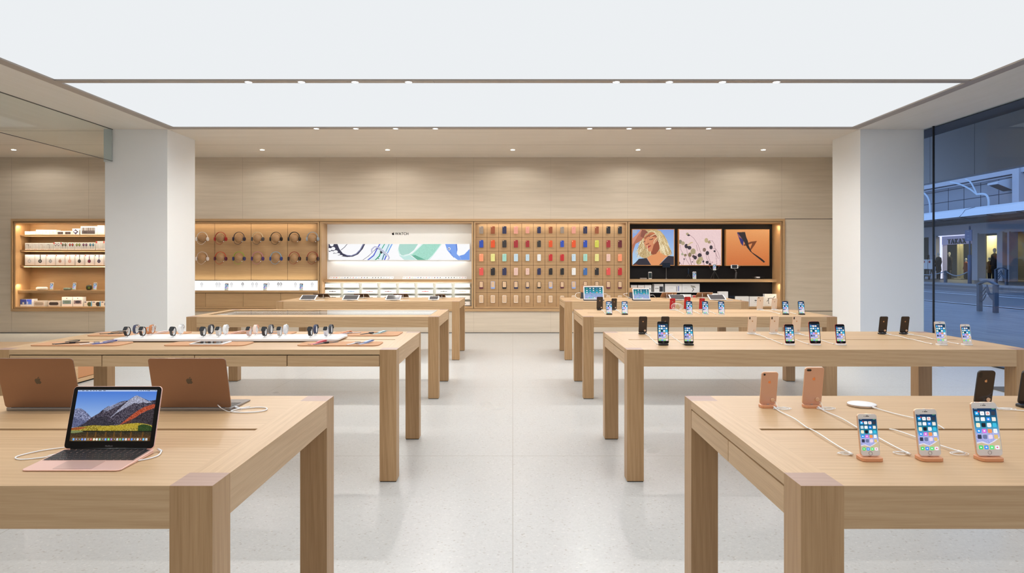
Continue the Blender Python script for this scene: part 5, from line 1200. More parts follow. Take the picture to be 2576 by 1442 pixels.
# coordinates in an upright 960 x 572 frame
far = [U(0, 220), U(40, 205), U(80, 212), U(120, 232), U(160, 262), U(205, 300), U(250, 330), U(250, 420), U(0, 420)]
m = im.poly(far, (110, 116, 150)); im.noise(m, .5, 2); im.poly([U(0, 300), U(60, 330), U(150, 345), U(240, 320), U(250, 420), U(0, 420)], (72, 78, 112), .6); m2 = m & (im.y > .5) & (im.y < .62); im.noise(m2, .25)
mid = [U(120, 400), U(210, 315), U(300, 262), U(350, 215), U(400, 182), U(430, 190), U(500, 148), U(560, 128), U(620, 122), U(660, 95), U(700, 70), U(722, 62), U(770, 80), U(830, 105), U(880, 125), U(930, 118), U(960, 112), U(960, 420), U(120, 420)]
m = im.poly(mid, (64, 58, 72)); im.noise(m, .30, 3); im.noise(m, .18)
snow = im.poly([U(640, 112), U(700, 72), U(722, 63), U(780, 86), U(860, 125), U(930, 138), U(860, 150), U(800, 142), U(760, 155), U(700, 150), U(640, 185), U(560, 230), U(500, 270), U(440, 320), U(520, 230), U(580, 170)]); k = snow & (RNG.random(snow.shape) > .38); im.put(k, (186, 190, 214)); im.noise(snow, .3)
s2 = im.poly([U(350, 217), U(402, 184), U(500, 152), U(600, 130), U(560, 160), U(480, 195), U(420, 230), U(360, 250)]); im.put(s2 & (RNG.random(s2.shape) > .5), (160, 166, 196))
m = im.poly([U(560, 400), U(640, 330), U(700, 280), U(760, 235), U(840, 190), U(940, 160), U(960, 165), U(960, 215), U(880, 230), U(800, 270), U(720, 330), U(680, 380)], (168, 72, 44)); im.noise(m, .28, 2)
m = im.poly([U(560, 400), U(700, 330), U(780, 300), U(860, 240), U(960, 200), U(960, 420), U(560, 420)], (48, 40, 44), .75); im.noise(m, .2, 2)
m = im.poly([U(60, 415), U(200, 350), U(300, 300), U(420, 300), U(400, 350), U(520, 360), U(480, 420)], (44, 42, 52), .7); im.noise(m, .12, 2)
m = im.poly([U(0, 425), U(120, 412), U(260, 395), U(380, 402), U(520, 398), U(700, 375), U(800, 370), U(900, 385), U(960, 400), U(960, 470), U(0, 470)], (150, 132, 42)); im.noise(m, .42, 2)
im.poly([U(300, 420), U(420, 405), U(620, 395), U(700, 380), U(800, 378), U(820, 420), U(560, 450), U(330, 450)], (196, 170, 50), .5); m = im.poly([U(0, 425), U(120, 415), U(190, 420), U(100, 445), U(0, 450)], (150, 60, 40), .7); m = im.poly([U(790, 400), U(850, 385), U(930, 400), U(960, 420), U(960, 480), U(800, 480)], (42, 66, 26)); im.noise(m, .2)
m = im.y > .815; im.grad((46, 44, 30), (78, 52, 26), .815, .93, m); im.noise(m, .12, 2); im.line([U(0, 462), U(960, 466)], .012, (26, 26, 20)); im.poly([U(0, 456), U(130, 458), U(150, 470), U(60, 482), U(0, 484)], (120, 130, 84))
for x0 in (200, 300, 420, 520, 600, 720, 860): im.line([U(x0, 478), U(x0, 520)], .02, (136, 88, 30), .5)
im.rect(0, 0, 1, .03, (196, 212, 240), .9)
for x0, x1 in ((.02, .03), (.05, .085), (.10, .135), (.155, .175), (.19, .21), (.225, .245), (.26, .30), (.32, .35), (.76, .775), (.79, .805), (.82, .835), (.85, .862), (.875, .915), (.93, .94), (.955, .965), (.975, .99)): im.rect(x0, .01, x1, .022, (40, 45, 70))
im.rect(.025, .93, .97, 1.0, (150, 128, 84), .55)
dk_ = [(60, 150, 230), (90, 70, 110), (60, 62, 70), (40, 120, 230), (120, 150, 220), (150, 120, 80), (190, 60, 50), (240, 235, 215), (235, 235, 235), (120, 190, 160), (90, 90, 90), (40, 140, 240), (70, 200, 110), (110, 80, 180), (60, 50, 50), (190, 200, 210), (60, 160, 90), (50, 150, 210), (220, 210, 225), (200, 90, 80), (40, 130, 235), (100, 100, 110), (230, 230, 230), (150, 50, 45), (40, 170, 235), (200, 205, 215)]
for i, cl in enumerate(dk_): cx = .05 + .036 * i; im.ell(cx, .965, .0135, .0225, cl); im.ell(cx, .962, .005, .009, (240, 240, 245))
rose = mat('rose_metal', c(246, 204, 190), .35, .4); greyM = mat('space_grey_metal', c(150, 148, 148), .28, .85)
greyLid = mat('space_grey_lid', c(152, 122, 104), .3, .85)
laptop((-1.252, 2.026, TH + .0003), 0, .28, .192, rose, 'open rose gold laptop with a mountain wallpaper on its screen', 16, im)
laptop((-1.275, 2.826, TH + .0003), 180, .304, .212, greyM, 'open dark laptop seen from behind, coiled white cable at its side', 15.5, None, greyLid)
laptop((-1.872, 2.826, TH + .0003), 180, .304, .212, greyM, 'open dark laptop seen from behind, cut by the frame edge', 15.5, None, greyLid)

def cable(pts, label, r=.0021, group='white cables', n=8, name='charging_cable', plug0=True, plug1=False, cm=None):
    """pts are table positions (x, y, height above the table)."""
    P0 = Vector((pts[0][0], pts[0][1], TH)); P = [Vector((p[0], p[1], TH + .0008 + r + (p[2] if len(p) > 2 else 0))) - P0 for p in pts]
    t = thing(name, P0, label, 'cable', group); sp_ = spline(P, n); MB().tube(sp_, r, 7).build('cord', cm or cableM, t)
    def plug(a, b): d = (b - a).normalized(); MB().tube([a - d * .004, a + d * .018], r * 1.7, 8).build('plug', cm or cableM, t)
    if plug0: plug(sp_[0], sp_[2])
    if plug1: plug(sp_[-1], sp_[-3])
    return t
cable([(-1.394, 2.08, .003), (-1.42, 2.06), (-1.47, 2.04), (-1.505, 2.07), (-1.48, 2.13), (-1.43, 2.17), (-1.37, 2.20)], 'white cable curving out behind the rose gold laptop')
cable([(-1.108, 2.135, .004), (-1.092, 2.12, .002), (-1.082, 2.08), (-1.095, 2.045), (-1.112, 2.03), (-1.118, 2.022)], 'short white cable ending in a round plug beside the rose gold laptop', plug1=False)
tag(MB().prism(circle(.009, 18), 0, .007, bev=.001).build('security_puck', white), 'small round white puck at the cable end beside the rose gold laptop', 'puck').location = (-1.121, 2.012, TH + .0003)
cable([(-1.121, 2.76, .004), (-1.09, 2.752), (-1.04, 2.775), (-1.0, 2.765), (-.985, 2.725), (-1.01, 2.69), (-1.07, 2.68), (-1.115, 2.70), (-1.10, 2.755), (-1.075, 2.79)], 'white cable looped on the table beside the dark laptop', r=.0026)
cable([(-1.17, 2.712, .022), (-1.15, 2.70, .012), (-1.12, 2.695, .001), (-1.10, 2.71), (-1.085, 2.735)], 'thin tether running from the dark laptop lid to the looped cable', r=.0012, name='security_tether')

# ================================================================ row one, window side: phones on tan docks
tanD = mat('tan_dock', c(222, 160, 120), .35, .3); whD = mat('white_dock', c(232, 230, 228), .35); bkD = mat('black_dock', (.012, .012, .013, 1), .3)
wGlass = mat('white_glass', c(228, 222, 216), .15); gold_ = mat('gold_metal', c(228, 190, 160), .3, .6); goldBack = mat('gold_glass_back', c(212, 168, 142), .18, .2); bkBack = mat('dark_glass_back', (.028, .018, .014, 1), .08)
bkBody = mat('dark_metal', (.05, .048, .05, 1), .3, .7); redM = mat('red_metal', (.46, .012, .02, 1), .25, .2); paleBack = mat('pale_gold_back', c(234, 216, 196), .16, .15); goldLogo = mat('orange_logo', c(240, 150, 95), .2, .6)
PZ = TH + .0128
def set_phone(kind, x, y, facing, body, face, dockM, label, dlabel, grp, back='single', tilt=11, lm=None, dx=0):
    dock((x, y + (.004 if facing > 0 else -.004), TH + .0003), dockM, dlabel, 'docks ' + grp, facing=facing, w={'se': .064, 'eight': .066, 'plus': .068, 'x': .068}[kind])
    return phone(kind, body, face, (x, y, PZ), label, 'phones ' + grp, facing, tilt, logo_m=lm, back=back)
g = 'on the table with the charging pad'
f1 = [('se', 1.069, 'small gold phone with white face and lit apps, beside the aisle'), ('eight', 1.247, 'rose gold phone with lit apps, between the small gold and the large phone'), ('plus', 1.4255, 'large rose gold phone with lit apps, before the dark phone')]
for k, x, lb in f1: set_phone(k, x, 2.042, 1, gold_, wGlass, tanD, lb, 'tan dock under the ' + lb.split(' with')[0] + ' facing the camera', g)
set_phone('eight', 1.043, 2.795, -1, gold_, goldBack, tanD, 'rose gold phone seen from behind, single camera, at the table end', 'tan dock under the single camera phone seen from behind', g, lm=goldLogo)
set_phone('plus', 1.222, 2.795, -1, gold_, goldBack, tanD, 'large rose gold phone seen from behind with wide camera pill', 'tan dock under the large phone seen from behind', g, back='wide', lm=goldLogo)
set_phone('x', 1.925, 2.80, -1, bkBody, bkBack, bkD, 'dark glossy phone seen from behind, past the charging pad', 'black dock under the dark glossy phone', g, back='tall')
set_phone('x', 2.105, 2.80, -1, bkBody, bkBack, bkD, 'dark glossy phone seen from behind, cut by the frame edge', 'black dock cut by the frame edge', g, back='tall')
t = thing('charging_pad', (1.439, 2.815, TH + .0003), 'round white wireless charging pad lying on the oak table', 'charging pad'); MB().lathe([(0, .012), (.050, .012), (.0545, .0105), (.0555, .007), (.054, .002), (.048, 0), (0, 0)], 40).build('pad', mat('pad_white', c(228, 226, 226), .45), t)
MB().lathe([(.0548, .0032), (.0560, .0062), (.0548, .0092)], 40).build('rim', mat('pad_rim', c(205, 190, 180), .25, .7), t)
SLY = T1 + .6125
def coil(cx, cy, r1, turns, label, seed, rr=.0009, off=0):
    rnd = random.Random(seed); P = []
    for k in range(int(turns * 10) + 1):
        a = 2 * math.pi * k / 10; q = r1 * (1 + .18 * math.sin(a * .37 + seed)); P.append((cx + q * math.cos(a) * 1.25 + .004 * math.sin(k * .9), cy + q * math.sin(a) * .8, .0008 + .0022 * (1 + math.sin(k * .8 + seed)) / 2 + .0006 * k / 10))
    return cable(P, label, r=rr, n=4, plug0=False, name='security_tether', group='thin coiled tethers')
def long_cable(x0, y0, x1, y1, label, sag=.0, sl=None, r=.0021, hump=.006):
    sl = sl or SLY; xm = x0 + (x1 - x0) * .5
    return cable([(x0, y0, .004), (x0 + (xm - x0) * .25, y0 - (y0 - sl) * .2, .001), (x0 + (xm - x0) * .6, y0 - (y0 - sl) * .62 + sag, hump), (xm, sl + .012, .002), (xm + .004, sl - .006, .001), (xm + (x1 - xm) * .3, sl - (sl - y1) * .25, hump), (xm + (x1 - xm) * .7, sl - (sl - y1) * .7, .003), (x1, y1, .004)], label, r=r, plug0=True, plug1=True)
long_cable(1.058, 2.765, 1.035, 2.085, 'white cable from the single camera phone across the slot to the small gold phone')
long_cable(1.238, 2.765, 1.212, 2.085, 'white cable from the large phone across the slot to the rose gold phone')
cable([(1.456, 2.755, .004), (1.475, 2.70, .001), (1.49, 2.62, .003), (1.515, 2.53, .006), (1.53, 2.46, .004), (1.532, 2.425, -.002)], 'white cable running from the round charging pad into the table slot')
cable([(1.33, 2.41, .001), (1.335, 2.36, .006), (1.36, 2.22, .004), (1.385, 2.10, .004)], 'white cable from the table slot to the large rose gold phone', plug0=False, plug1=True)
cable([(1.945, 2.77, .004), (1.99, 2.73, .001), (2.08, 2.66, .004), (2.2, 2.58, .003), (2.3, 2.5, .002)], 'white cable leaving the dark glossy phone towards the frame edge')
coil(1.085, 2.75, .022, 3.2, 'thin coiled tether behind the single camera phone', 1); coil(1.262, 2.75, .024, 3.2, 'thin coiled tether behind the large phone', 2, off=1); coil(1.022, 2.10, .016, 2.5, 'thin coiled tether beside the small gold phone', 3); coil(1.197, 2.105, .017, 2.5, 'thin coiled tether beside the rose gold phone', 4); coil(1.372, 2.10, .018, 2.5, 'thin coiled tether beside the large rose gold phone', 5); coil(1.985, 2.745, .022, 2.6, 'thin coiled tether beside the dark glossy phone', 6)
def tether(x, y, w, h, label):
    """From the tag on the phone's back down to the table."""
    a = (x + w * .26, y - .012 - .02, .028); return cable([a, (a[0] + .006, a[1] - .006, .018), (a[0] + .004, a[1] - .018, .006), (a[0] + .012, a[1] - .03, .001)], label, r=.0009, plug0=False, name='security_tether', group='thin tethers on phone backs')
tether(1.043, 2.795, .067, .138, 'thin tether hanging from the single camera phone'); tether(1.222, 2.795, .078, .158, 'thin tether hanging from the large phone seen from behind'); tether(1.925, 2.80, .071, .14, 'thin tether hanging from the dark glossy phone')

# ================================================================ row two, window side
g = 'on the second row phone table'; YF, YR = 4.895, 5.665; sl2 = T2 + .6175
def px2(p, Y): return X(p, Y)
fr2 = [('plus', 1669, bkBody, black, bkD, 'large black phone with lit apps, first from the aisle'), ('eight', 1733, bkBody, black, bkD, 'black phone with lit apps, beside the large black phone'),
       ('eight', 1987.5, redM, black, whD, 'red edged phone with lit apps, first of the red edged trio'), ('plus', 2051.5, redM, black, whD, 'large red edged phone with lit apps, middle of the red edged trio'), ('eight', 2116, redM, black, whD, 'red edged phone with lit apps, last of the red edged trio'),
       ('plus', 2369.5, gold_, wGlass, whD, 'large white faced gold phone beside the shop window'), ('eight', 2433, gold_, wGlass, whD, 'smaller white faced gold phone beside the shop window')]
for k, p, bd, fc, dm, lb in fr2: set_phone(k, px2(p, YF), YF, 1, bd, fc, dm, lb + ', second row table' if len(lb.split()) < 14 else lb, 'dock under the ' + lb.replace(' with lit apps', ''), g)
rr2 = [('eight', 1616.5, bkBody, bkBack, bkD, 'single', 'dark phone seen from behind at the aisle end, second row table'), ('eight', 1672, bkBody, bkBack, bkD, 'single', 'dark phone half hidden behind the large black phone'),
       ('x', 1890.5, gold_, paleBack, whD, 'tall', 'pale gold phone seen from behind, first of three with tall cameras'), ('x', 1946, gold_, paleBack, whD, 'tall', 'pale gold phone seen from behind, middle of three with tall cameras'), ('x', 2001.5, gold_, paleBack, whD, 'tall', 'pale gold phone seen from behind, last of three with tall cameras'),
       ('eight', 2219.5, bkBody, bkBack, bkD, 'single', 'dark phone seen from behind against the white pillar, aisle side of two'), ('eight', 2273.5, bkBody, bkBack, bkD, 'single', 'dark phone seen from behind against the white pillar, window side of two')]
for k, p, bd, fc, dm, bk_, lb in rr2: set_phone(k, px2(p, YR), YR, -1, bd, fc, dm, lb, 'dock under the ' + lb.replace('seen from behind', 'facing away').replace(', second row table', ''), g, back=bk_)
lk = [(1623, 1655, 'from the dark phone at the aisle end to the large black phone'), (1678, 1720, 'from the half hidden dark phone to the black phone'), (1897, 1972, 'from the first pale gold phone to the first red edged phone'), (1953, 2037, 'from the middle pale gold phone to the large red edged phone'),
      (2008, 2101, 'from the last pale gold phone to the last red edged phone'), (2226, 2350, 'from the aisle side dark phone to the large gold phone'), (2280, 2418, 'from the window side dark phone to the smaller gold phone')]
for a_, b_, lb in lk:
    long_cable(X(a_, YR), YR - .028, X(b_, YF), YF + .028, 'white cable ' + lb, sl=sl2, r=.0024)
    coil(X(a_ + 5, YR - .03), YR - .055, .017, 2, 'thin coiled tether' + lb.split(' to ')[0].replace('from', ' behind'), a_, rr=.0012)

# ================================================================ row three, window side
g = 'on the third row phone table'; YF, YR = 7.80, 8.55; sl3 = T3 + .6125
for p, dm, lb in ((1532.5, bkD, 'edge to edge screen phone on black dock, first from the aisle'), (1572, bkD, 'edge to edge screen phone on black dock, second from the aisle'), (1734.5, whD, 'edge to edge screen phone on white dock, first of three'), (1775, whD, 'edge to edge screen phone on white dock, middle of three'), (1815.5, whD, 'edge to edge screen phone on white dock, last of three'),
                  (1977, bkD, 'edge to edge screen phone on black dock beside the pale gold phones'), (2017, bkD, 'edge to edge screen phone on black dock, closest to the window pillar')):
    set_phone('x', X(p, YF), YF, 1, bkBody, black, dm, lb + ', third row' if len(lb.split()) < 14 else lb, 'dock under the ' + lb, g)
for k, p, bd, fc, dm, bk_, lb in (('plus', 1508.5, bkBody, bkBack, bkD, 'wide', 'large dark phone facing away before the big upright tablet'), ('eight', 1544.5, bkBody, bkBack, bkD, 'single', 'dark phone facing away beside the large dark phone'), ('eight', 1691, redM, redM, whD, 'single', 'red phone facing away with looped white tether'),
                             ('plus', 1728, redM, redM, whD, 'wide', 'large red phone facing away, middle of the three red ones'), ('eight', 1765, redM, redM, whD, 'single', 'red phone facing away behind the middle white dock phone'), ('plus', 1911, gold_, paleBack, whD, 'wide', 'large pale gold phone facing away at the table end'), ('eight', 1947, gold_, paleBack, whD, 'single', 'small pale gold phone facing away at the table end')):
    set_phone(k, X(p, YR), YR, -1, bd, fc, dm, lb, 'dock under the ' + lb, g, back=bk_, lm=mat('silver_logo', c(225, 215, 205), .2, .7) if bd is redM else None)
for a_, b_, lb in ((1513, 1524, 'from the large dark phone to the first screen phone'), (1549, 1564, 'from the dark phone to the second screen phone'), (1697, 1722, 'from the first red phone to a white dock'), (1734, 1762, 'from the large red phone to a white dock'), (1771, 1803, 'from the last red phone to a white dock'), (1917, 1965, 'from the large pale gold phone to a black dock'), (1953, 2005, 'from the small pale gold phone to a black dock')):
    long_cable(X(a_, YR), YR - .03, X(b_, YF), YF + .03, 'white cable ' + lb + ', third row table', sl=sl3, r=.003)
for a_, lb, rq, tn in ((1516, 'large dark', .018, 2), (1551, 'second dark', .016, 2), (1916, 'large pale gold', .014, 2), (1952, 'small pale gold', .014, 2)): coil(X(a_, YR - .05), YR - .075, rq, tn, 'thin coiled tether beside the %s phone, third row' % lb, a_, rr=.0016)
x0 = X(1698, YR - .06); P = []
for k in range(46):
    a = 2 * math.pi * k / 11; P.append((x0 + .055 * math.cos(a) * (1 - .004 * k) + .0012 * k, YR - .075 + .01 * math.sin(a * .9), .045 + .045 * math.sin(a) * (1 - .005 * k)))
cable(P, 'thick bundle of looped white tether standing before the first red phone', r=.0018, n=3, plug0=False, name='security_tether', group='thin coiled tethers')

# ================================================================ row four tablets
def tablet_slab(t, w, d, th, M, body, screen, glow_=None):
    MB().prism(rrect(w, d, .01), -th / 2, th / 2, bev=.0015, M=M).build('body', body, t)
    MB().prism(rrect(w - .004, d - .004, .008), th / 2, th / 2 + .0004, M=M).build('front_glass', screen[0], t)
    if glow_: s_ = glow_; s_.parent = t
    else: MB().prism(rrect(w - .034, d - .018, .002), th / 2 + .0004, th / 2 + .0008, M=M).build('display', screen[1], t)
scrD = mat('tablet_screen_dark', (.05, .05, .055, 1), .08, emit=(.12, .11, .11, 1), strength=.35)
def flat_tablet(x, y, w, d, label, grp, away=False, body=white, pencil=True, tilt=22):
    t = thing('tablet', (x, y, TH + .0003), label, 'tablet', grp, (0, 0, R(180) if away else 0))
    M = Matrix.Translation((0, 0, .014 + math.sin(R(tilt)) * d / 2)) @ Matrix.Rotation(R(tilt), 4, 'X')
    tablet_slab(t, w, d, .007, M, body, (white if body is white else black, scrD))
    st = MB().tube([(-w * .18, -d * .32, .003), (-w * .18, d * .38, .003), (-w * .18, d * .36, .012 + math.sin(R(tilt)) * d * .8)], .004, 8).tube([(w * .18, -d * .32, .003), (w * .18, d * .38, .003), (w * .18, d * .36, .012 + math.sin(R(tilt)) * d * .8)], .004, 8).tube([(-w * .18, -d * .32, .003), (w * .18, -d * .32, .003)], .004, 8).tube([(-w * .18, d * .38, .003), (w * .18, d * .38, .003)], .004, 8)
    st.build('stand', mat('clear_stand', c(225, 222, 218), .2), t)
    if pencil:
        p = thing('stylus', (x + (w * .5 + .06) * (-1 if away else 1), y - .03, TH + .0003), 'white stylus beside the ' + label.replace('small tilted ', '').replace('tilted ', ''), 'stylus', 'styluses ' + grp, (0, 0, R(35)))
        MB().tube([(-.085, 0, .0046), (-.075, 0, .0046), (.08, 0, .0046)], [.001, .0045, .0045], 10).build('barrel', white, p)
    return t
YT = T4 + .30; grp = 'on the tablet table'
flat_tablet(X(776, YT), YT, .25, .174, 'small tilted white tablet, first at the pillar end of the table', grp); flat_tablet(X(883, YT), YT, .25, .174, 'small tilted white tablet, second from the pillar end', grp)
flat_tablet(X(990, YT), YT, .24, .17, 'small tilted white tablet with brown screen, third from the pillar end', grp); flat_tablet(X(1091.5, YT), YT, .165, .13, 'smallest tilted white tablet, beside the aisle', grp, pencil=False)
YT2 = T4 + 1.0; bkT = mat('rear_tablet', c(120, 98, 82), .3, .7)
for p, w_, lb in ((809, .25, 'dark backed tablet leaning away, first at the pillar end'), (910, .24, 'dark backed tablet leaning away, second from the pillar end'), (1009, .24, 'dark backed tablet leaning away, third from the pillar end'), (1108, .165, 'smallest dark backed tablet leaning away, beside the aisle')):
    flat_tablet(X(p, YT2), YT2, w_, .165 if w_ > .2 else .13, lb, grp, True, bkT, False)
# upright tablets with keyboards
im = Img(96, 72); im.grad((12, 84, 104), (30, 150, 158), 0, .5); m = im.y > .42; im.grad((30, 150, 162), (146, 164, 208), .42, .72, m); im.noise(m, .2, 2); im.poly([(0, .62), (.2, .58), (.4, .5), (.55, .56), (.75, .52), (1, .58), (1, .72), (.7, .66), (.4, .62), (.2, .7), (0, .72)], (150, 165, 200), .8); im.rect(.2, .88, .8, .97, (170, 190, 205), .8)
for r_ in range(3):
    for q in range(5): im.ell(.14 + .18 * q, .12 + .18 * r_, .035, .045, [(60, 200, 160), (245, 245, 250), (250, 240, 235), (60, 120, 200), (240, 245, 250), (235, 240, 245), (120, 190, 230), (245, 240, 240), (60, 180, 230), (245, 245, 245), (240, 235, 240), (200, 110, 220), (80, 150, 240), (235, 170, 120), (190, 220, 230)][r_ * 5 + q])
for q in range(6): im.ell(.26 + .095 * q, .925, .03, .035, [(60, 215, 120), (60, 150, 240), (90, 220, 140), (240, 240, 245), (220, 120, 200), (80, 170, 230)][q])
def upright(x, y, w, h, label, away, body):
    t = thing('tablet', (x, y, TH + .0003), label, 'tablet', 'upright tablets', (0, 0, R(180) if away else 0)); L_ = Matrix.Translation((0, .03, .012)) @ Matrix.Rotation(R(-20), 4, 'X') @ Matrix.Translation((0, 0, h / 2))
    MB().prism(rrect(w, h, .012), -.0035, .0035, bev=.001, M=L_ @ FACE).build('body', body, t); MB().prism(rrect(w - .004, h - .004, .01), .0035, .004, M=L_ @ FACE).build('front_glass', wGlass, t)
    d = im.mesh('display', w - .03, h - .035, screenM, t); d.matrix_local = L_ @ Matrix.Translation((0, -.0045, 0))
    MB().prism(rrect(w, .17, .008), 0, .006, M=Matrix.Translation((0, .045, 0))).build('cover', mat('slate_cover', (.035, .037, .045, 1), .7), t)
    MB().band([(0, .118, .006), (0, .098, .06), (0, .076, .095)], w * .98, .003).build('rear_flap', MATS['slate_cover'], t)
    MB().prism(rrect(w, .035, .004), .006, .012, M=Matrix.Translation((0, .02, 0))).build('keyboard_ledge', MATS['slate_cover'], t)
    return t
YU = T4 + .26
upright(X(1494.5, YU), YU, .318, .225, 'big upright white tablet showing blue home screen, beside the aisle', False, white); upright(X(1615, YU), YU, .272, .19, 'smaller upright white tablet showing blue home screen', False, white)
YU2 = T4 + .98; warm = mat('tablet_gold_back', c(205, 172, 146), .3, .7)
upright(X(1482.5, YU2), YU2, .305, .22, 'big upright tablet seen from behind its twin, beside the aisle', True, warm); upright(X(1600, YU2), YU2, .25, .178, 'smaller upright tablet facing away, behind the smaller lit one', True, warm)
cable([(X(1462, 11.4), 11.42, .09), (X(1450, 11.4), 11.36, .085), (X(1447, 11.3), 11.25, .045), (X(1455, 11.1), 11.1, .006), (X(1466, 11), 10.95), (X(1472, 10.9), 10.85)], 'white cable arching from the big upright tablets at the aisle end', r=.003)
cable([(X(1521, 10.8), 10.79, .10), (X(1526, 10.9), 10.86, .09), (X(1532, 11), 11.0, .04), (X(1537, 11.1), 11.15, .002)], 'white cable arching behind the big lit tablet', r=.003)
cable([(X(1579, 11.4), 11.42, .08), (X(1569, 11.3), 11.32, .07), (X(1576, 11.2), 11.2, .04), (X(1592, 11), 11.0, .004), (X(1597, 10.9), 10.9)], 'white cable looping between the two upright tablet pairs', r=.003)
cable([(X(1637, 10.8), 10.79, .08), (X(1643, 10.9), 10.86, .075), (X(1649, 11), 11.0, .03), (X(1653, 11.1), 11.12, .002)], 'white cable arching behind the smaller lit tablet', r=.003)
flat_tablet(X(1704, YT), YT, .25, .19, 'tilted white tablet behind the red phones', 'on the upright tablet table', pencil=False); flat_tablet(X(1803, YT), YT, .26, .19, 'tilted white tablet towards the table end', 'on the upright tablet table')
flat_tablet(X(1682, YT2), YT2, .25, .18, 'gold backed tablet leaning away, behind the large red phone', 'on the upright tablet table', True, warm, False, 28); flat_tablet(X(1771, YT2), YT2, .26, .18, 'gold backed tablet leaning away, towards the table end', 'on the upright tablet table', True, warm, False, 28)

# ================================================================ row two, pillar side: watches
TZ = .024
tx0, tx1, ty0, ty1 = -2.99, -1.305, 5.08, 5.43
t = thing('display_tray', ((tx0 + tx1) / 2, (ty0 + ty1) / 2, TH + .0003), 'long low white tray carrying two rows of watches', 'tray')
MB().prism(rrect(tx1 - tx0, ty1 - ty0, .045, 8), .008, TZ, bev=.003).build('tray', mat('tray_white', c(240, 238, 237), .35), t)
MB().prism(rrect(tx1 - tx0 - .05, ty1 - ty0 - .05, .03, 4), 0, .008).build('foot', mat('tray_foot', c(150, 120, 100), .6), t)
def mat_(x0, x1, y0, y1, label):
    t = thing('leather_mat', ((x0 + x1) / 2, (y0 + y1) / 2, TH + .0003), label, 'mat', 'tan leather mats on the watch table')
    MB().prism(rrect(x1 - x0, y1 - y0, .045, 8), 0, .007, bev=.0015).build('mat', mat('mat_leather', (.57, .315, .175, 1), .8, spec=.2), t)
mat_(-3.44, -2.80, 4.84, 5.07, 'tan leather mat with black and blue straps, aisle edge, pillar end'); mat_(-2.49, -1.91, 4.84, 5.07, 'tan leather mat under the flat white tablet'); mat_(-1.54, -.955, 4.84, 5.07, 'tan leather mat with pink and blue straps, front edge, aisle end')
mat_(-3.44, -2.72, 5.49, 5.82, 'tan leather mat with dark straps behind the tray, pillar end'); mat_(-2.45, -1.83, 5.49, 5.82, 'tan leather mat partly hidden behind the middle of the tray'); mat_(-1.50, -.93, 5.49, 5.82, 'tan leather mat behind the tray at the aisle end')
MZ = TH + .0076
t = thing('tablet', (-2.19, 4.95, MZ), 'flat white tablet with black screen lying on the middle mat', 'tablet'); MB().prism(rrect(.24, .17, .01), 0, .0075, bev=.0015).build('body', white, t); MB().prism(rrect(.205, .148, .002), .0075, .008).build('display', black, t)
scr = mat('watch_screen', (.016, .018, .02, 1), .10)
def hoopM(): return mat('stand_white', c(235, 234, 232), .3)
CA, CW, CH, CT = 42, .0333, .0386, .0107
def watch_stand(x, y, lb, facing):
    t = thing('watch_stand', (x, y, TH + .0003 + TZ), 'white watch stand under the ' + lb, 'stand', 'white watch stands on the tray', (0, 0, 0 if facing > 0 else R(180)))
    MB().lathe([(0, 0), (.012, 0), (.012, .0015), (.004, .0025), (0, .0025)], 16).tube([(0, 0, .001), (0, .003, .006), (0, .012, .012)], .0028, 8).build('foot', hoopM(), t)
    cy, cz = .0, .0445; P = [(0, cy + .0235 * math.cos(a), cz + .0265 * math.sin(a)) for a in [2 * math.pi * k / 24 for k in range(24)]]
    MB().band(P, .014, .004, closed=True).build('ring', hoopM(), t)
    return t
def watch(x, y, bandm, casem, label, facing, double=False, dots=False):
    t = thing('smartwatch', (x, y, TH + .0003 + TZ), label, 'watch', 'watches standing on the white tray', (0, 0, 0 if facing > 0 else R(180)))
    cy, cz = 0, .0445; a_, b_ = .0295, .0335
    # case at angle CA above the front
    n = Vector((0, -math.cos(R(CA)), math.sin(R(CA)))); ctr = Vector((0, cy, cz)) + n * .030
    Mx = Matrix.Translation(ctr) @ Matrix.Rotation(R(90 - CA), 4, 'X')
    MB().prism(rrect(CW, CH, .009, 5), -CT / 2, CT / 2, bev=.0022, M=Mx).tube([Mx @ Vector((CW / 2, .006, 0)), Mx @ Vector((CW / 2 + .003, .006, 0))], .0035, 10).build('case', casem, t)
    MB().prism(rrect(CW - .003, CH - .003, .008, 5), CT / 2 - .0004, CT / 2 + .0004, M=Mx).build('display', scr, t)
    # band runs from one end of the case round to the other
    e0 = ctr - (Mx.to_3x3() @ Vector((0, CH / 2 - .002, .0))); e1 = ctr + (Mx.to_3x3() @ Vector((0, CH / 2 - .002, .0)))
    P = [e0]
    s0, s1 = 180 + 32, 360 + 82
    for k in range(25):
        th = R(s0 + (s1 - s0) * k / 24); P.append(Vector((0, cy + a_ * math.cos(th), cz + b_ * math.sin(th))))
    P.append(e1)
    mb = MB().band(P, .0215, .0026)
    if dots:
        for k in range(7):
            for q in (-1, 0, 1): th = R(200 + k * 12); mb.prism(circle(.0016, 6), 0, .0006, 1, M=Matrix.Translation((q * .0055 + (.0027 if k % 2 else 0), cy + (a_ + .0014) * math.cos(th), cz + (b_ + .0014) * math.sin(th))) @ Matrix.Rotation(R(90 - 20 + k * 12), 4, 'X'))
    mb.build('band', [bandm, mat('band_hole', (.03, .03, .035, 1), .6)], t)
    if double: MB().band([Vector((.026 + .006 * math.sin(q * .5), .03 * math.cos(R(q * 15)) + .004, .034 + .027 * math.sin(R(q * 15)))) for q in range(24)], .018, .0026, closed=True).build('double_loop', bandm, t)
    MB().band([P[8] + Vector((0, 0, -.0014)), P[9] + Vector((0, 0, -.0014)), P[10] + Vector((0, 0, -.0014))], .022, .003).build('buckle', casem, t)
    return t
def bm(n, rgb, ro=.6, me=0): return mat('band_' + n, c(*rgb), ro, me)
